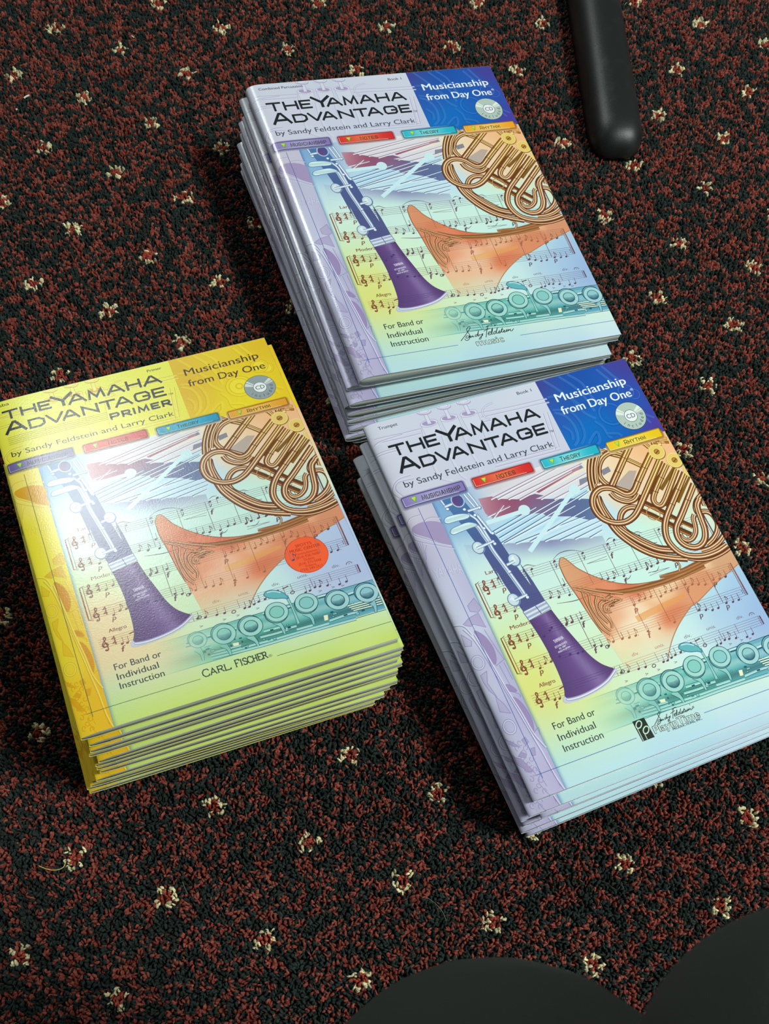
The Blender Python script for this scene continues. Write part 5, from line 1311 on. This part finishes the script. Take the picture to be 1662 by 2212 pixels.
for i, (bl, dt) in enumerate(PB):
    lb = ('yellow primer music book with round orange sticker on top of its stack' if i == 0 else
          f'yellow primer music book, {ORD[i]} from the top of the yellow stack' if i < len(PB) - 1 else 'yellow primer music book at the bottom of the yellow stack, lying on the carpet')
    r_, (s_, ht_, zt_) = book('primer', i == 0, lb, GB, 'B', bl, dt, FB_[i + 1], FB_[i], a_=44)
    if i == 0: primer_top = (r_, s_, ht_, zt_)
PC = [((118.3, 160.2), 0), ((118, 151.4), .1), ((128.0, 153.8), .7), ((115.6, 151.2), .4), ((119.0, 150.2), .3), ((120.0, 147.4), .35), ((126.2, 148.0), .5)]
FC = [1, .87, .74, .61, .48, .32, .16, 0]
for i, (bl, dt) in enumerate(PC):
    lb = ('lavender and blue trumpet music book on top of the right stack' if i == 0 else
          f'lavender music book, {ORD[i]} from the top of the right stack' if i < len(PC) - 1 else 'lavender music book at the bottom of the right stack, lying on the carpet')
    book('trumpet', i == 0, lb, GC, 'C', bl, dt, FC[i + 1], FC[i], a_=15)

# round price sticker on the yellow book
root, s_, ht_, zt_ = primer_top
a = Art(); a.z = 0
cc, R0 = (190.2, 216.6), 16.2
a.ellipse(cc, R0, R0 * .985, 0, (255, 98, 52), 64); a.ring(cc, R0 - .25, R0 * .985 - .25, .5, (255, 122, 84), n=64); a.z = 2
sc = (196, 52, 14)
for s, u0, u1, dv, cp, bd in (('SPOTTS', -6.2, 6.0, -8.0, 2.5, .03), ('MUSIC CENTER', -11.6, 11.8, -4.4, 2.6, .03), ('Punxsutawney', -8.4, 8.6, -1.0, 2.1, 0), ('(814) 938-7690', -8.6, 9.0, 2.2, 2.2, .005),
                              ('Dubois', -3.6, 4.2, 5.0, 2.1, 0), ('(814) 371-5666', -8.6, 8.6, 8.0, 2.2, .005), ('Indiana', -4.2, 4.0, 10.6, 2.1, 0), ('(724) 349-2515', -8.8, 8.4, 13.4, 2.2, .005)):
    # the sticker sits slightly turned against the cover
    rt = math.radians(2.0)
    a.text(s, cc[0] + u0 - dv * math.sin(rt) + .4, cc[0] + u1 - dv * math.sin(rt) + .4, cc[1] + dv + u0 * math.sin(rt), cp, sc, bd, 0, rt)
P = np.vstack(a.P); Z = np.concatenate(a.Z); V = np.c_[P[:, 0] * s_, ht_ - P[:, 1] * s_, zt_(P[:, 0], P[:, 1]) + .12 + Z * .004] * MM
st = mesh_obj('price_sticker', V, a.F, M_PRINT, root, np.vstack(a.C))
st['label'] = 'round fluorescent orange price sticker'

# ------------------------------------------------------------------ black chair foot on the carpet
M_LEG, nt, b = new_mat('black_powder_coat', 0.44, (0.012, 0.014, 0.014), .5)
ns = noise_bump(nt, b, 1600, .35, .0003, 2)
n2 = nt.nodes.new('ShaderNodeTexNoise'); n2.inputs['Scale'].default_value = 60; n2.inputs['Detail'].default_value = 6
cr = nt.nodes.new('ShaderNodeValToRGB'); cr.color_ramp.elements[0].position = .55; cr.color_ramp.elements[0].color = (.007, .009, .009, 1); cr.color_ramp.elements[1].position = .8; cr.color_ramp.elements[1].color = (.020, .023, .021, 1)
tc = nt.nodes.new('ShaderNodeTexCoord'); nt.links.new(tc.outputs['Object'], n2.inputs['Vector']); nt.links.new(n2.outputs['Fac'], cr.inputs[0]); nt.links.new(cr.outputs[0], b.inputs['Base Color'])


def chair_foot():
    # half-round bar: sections from the nose (on the carpet) back to where it turns up into the leg
    A_, B_ = np.array((162., 812.)), np.array((112., 1100.))
    d = (B_ - A_) / np.linalg.norm(B_ - A_); nrm = np.array((d[1], -d[0]))
    secs = []
    L = np.linalg.norm(B_ - A_)
    prof = [(0, .40, .30), (3, .62, .55), (8, .82, .78), (15, .94, .92), (26, 1, 1), (60, 1, 1.05), (120, 1, 1.12), (200, 1, 1.2), (L, 1, 1.3), (L + 120, 1, 1.4), (L + 260, .98, 1.5)]
    m = 20; V = []; F = []
    for (sd, wf, hf) in prof:
        c = A_ + d * sd; hw, hh = 25.5 * wf, 25.0 * hf
        for j in range(m):
            t = math.pi * j / (m - 1)
            x = hw * np.sign(math.cos(t)) * abs(math.cos(t)) ** .8; z = hh * abs(math.sin(t)) ** .75
            p = c + nrm * x; V.append((p[0] * MM, p[1] * MM, (z - .5) * MM))
    for i in range(len(prof) - 1):
        for j in range(m - 1): F.append((i * m + j, i * m + j + 1, (i + 1) * m + j + 1, (i + 1) * m + j))
        F.append((i * m + m - 1, i * m, (i + 1) * m, (i + 1) * m + m - 1))
    F.append(tuple(range(m))[::-1]); F.append(tuple(range((len(prof) - 1) * m, len(prof) * m)))
    return V, F


V, F = chair_foot()
o = mesh_obj('chair_leg', V, F, M_LEG, smooth=True)
bm = bmesh.new(); bm.from_mesh(o.data); bmesh.ops.recalc_face_normals(bm, faces=bm.faces); bm.to_mesh(o.data); bm.free()
tag(o, 'scuffed black rounded metal chair leg resting on the carpet at the upper right', 'chair leg')

# ------------------------------------------------------------------ person crouching at the near edge: only the trouser knees come into view
M_CLOTH, nt, b = new_mat('dark_grey_trouser_cloth', .95, (.062, .070, .063), .1)
noise_bump(nt, b, 500, .5, .0006, 4)


def legs():
    bm = bmesh.new()
    def sweep(path, rads, m=20):
        pts = crom([(*p, r) for p, r in zip(path, rads)], 7)
        P = [Vector(p[:3]) for p in pts]; R = [p[3] for p in pts]; rings = []
        for i, p in enumerate(P):
            tng = (P[min(i + 1, len(P) - 1)] - P[max(i - 1, 0)]).normalized()
            a_ = tng.cross(Vector((1, .02, .03))).normalized(); b_ = tng.cross(a_)
            rings.append([bm.verts.new(p + (a_ * math.cos(2 * math.pi * j / m) + b_ * math.sin(2 * math.pi * j / m)) * R[i]) for j in range(m)])
        for r0, r1 in zip(rings[:-1], rings[1:]):
            for j in range(m): bm.faces.new((r0[j], r0[(j + 1) % m], r1[(j + 1) % m], r1[j]))
        bm.faces.new(rings[0][::-1]); bm.faces.new(rings[-1])
    # left leg: hip, knee, ankle; right leg the same with the knee raised higher
    sweep([(.02, -.46, .30), (.03, -.32, .31), (.055, -.15, .33), (.067, -.052, .316), (.068, -.045, .26), (.06, -.10, .17), (.05, -.17, .07)], [.085, .088, .082, .078, .070, .058, .046])
    sweep([(.20, -.46, .31), (.19, -.34, .35), (.155, -.14, .42), (.122, -.012, .430), (.150, -.02, .36), (.19, -.10, .22), (.20, -.17, .07)], [.085, .084, .068, .052, .052, .050, .044])
    sweep([(-.02, -.47, .30), (.11, -.49, .31), (.24, -.47, .31)], [.09, .12, .09])
    sweep([(.11, -.50, .33), (.11, -.52, .45)], [.12, .13])
    me = bpy.data.meshes.new('trousers'); bmesh.ops.recalc_face_normals(bm, faces=bm.faces); bm.to_mesh(me); bm.free()
    me.materials.append(M_CLOTH)
    o = bpy.data.objects.new('person', me); COL.objects.link(o)
    md = o.modifiers.new('remesh', 'REMESH'); md.mode = 'VOXEL'; md.voxel_size = .007; md.use_smooth_shade = True
    sm = o.modifiers.new('smooth', 'SMOOTH'); sm.factor = .5; sm.iterations = 4
    return o


pr = legs()
tag(pr, 'person crouching at the near edge in dark grey trousers, only the knees in view', 'person')
M_SHOE, nt, b = new_mat('black_shoe', .6, (.01, .01, .01))
for x0, yaw in ((.05, .05), (.20, -.1)):
    bm = bmesh.new(); rings = []
    for t in np.linspace(0, 1, 11):
        hw = .034 + .012 * math.sin(t * 2.6); hh = .075 - .04 * t if t > .25 else .075
        if t in (0.0, 1.0): hw *= .55; hh *= .6
        rings.append([bm.verts.new((hw * math.cos(k / 14 * 2 * math.pi), -.09 + .24 * t, max(.002, .5 * hh * (1 + math.sin(k / 14 * 2 * math.pi))))) for k in range(14)])
    for r0, r1 in zip(rings[:-1], rings[1:]):
        for j in range(14): bm.faces.new((r0[j], r0[(j + 1) % 14], r1[(j + 1) % 14], r1[j]))
    bm.faces.new(rings[0][::-1]); bm.faces.new(rings[-1]); bmesh.ops.recalc_face_normals(bm, faces=bm.faces)
    me = bpy.data.meshes.new('shoe'); bm.to_mesh(me); bm.free(); me.materials.append(M_SHOE)
    for p in me.polygons: p.use_smooth = True
    o = bpy.data.objects.new('shoe', me); COL.objects.link(o); o.parent = pr; o.location = (x0, -.19, 0); o.rotation_euler = (0, 0, yaw)

# ------------------------------------------------------------------ lint and threads on the carpet
M_THREAD, _, _ = new_mat('yellow_thread', .9, tuple(lin((206, 186, 110))))
M_LINT, _, _ = new_mat('white_lint', .9, tuple(lin((222, 226, 212))))
M_HAIR, _, _ = new_mat('grey_fibre', .9, tuple(lin((120, 130, 116))))


def thread(name, pts, r, mat, label, cat):
    c = bpy.data.curves.new(name, 'CURVE'); c.dimensions = '3D'; c.bevel_depth = r * MM; c.bevel_resolution = 2; c.use_fill_caps = True
    q = crom(pts, 6); sp = c.splines.new('POLY'); sp.points.add(len(q) - 1)
    for p, (x, y, z) in zip(sp.points, q): p.co = (x * MM, y * MM, z * MM, 1)
    c.materials.append(mat)
    t_ = bpy.data.objects.new(name, c); COL.objects.link(t_)
    me = bpy.data.meshes.new_from_object(t_.evaluated_get(bpy.context.evaluated_depsgraph_get()))
    bpy.data.objects.remove(t_); bpy.data.curves.remove(c)
    o = bpy.data.objects.new(name, me); COL.objects.link(o); tag(o, label, cat)


thread('thread', [(-209.1, 80, .6), (-203, 78.6, .8), (-197, 78.9, .6), (-192.6, 81.5, .5), (-191.9, 86, .2)], .28, M_THREAD, 'short curved yellow thread beside a cream flower at the lower left', 'thread')
thread('lint', [(-399.2, 782.5, .2), (-397.5, 784.4, .6), (-395.4, 786.8, .3)], .75, M_LINT, 'sliver of white lint on the carpet at the upper left', 'lint')
thread('lint', [(-402.6, 766.8, .2), (-401.6, 767.8, .5)], .7, M_LINT, 'tiny round speck of pale lint just in front of the white sliver', 'lint')
thread('lint', [(-318.6, 882.4, .2), (-316.3, 880.8, .5)], .6, M_LINT, 'tiny pale lint speck near the top edge of the carpet', 'lint')
thread('lint', [(216, 257.2, .2), (217.9, 258.6, .6), (219.6, 259, .3)], .5, M_THREAD, 'pale yellow scrap of lint in front of the right stack', 'lint')
thread('fibre', [(60.4, 96, .8), (66, 93.2, 1.0), (72, 88, .9), (75.6, 82, .6)], .16, M_HAIR, 'fine curved grey fibre on the carpet near the knees', 'fibre')
thread('fibre', [(-109.3, 83.1, .7), (-107.4, 79.8, .9), (-104.6, 75.8, .6)], .16, M_HAIR, 'fine straight grey fibre beside a cream flower below the yellow stack', 'fibre')
bpy.context.view_layer.update()
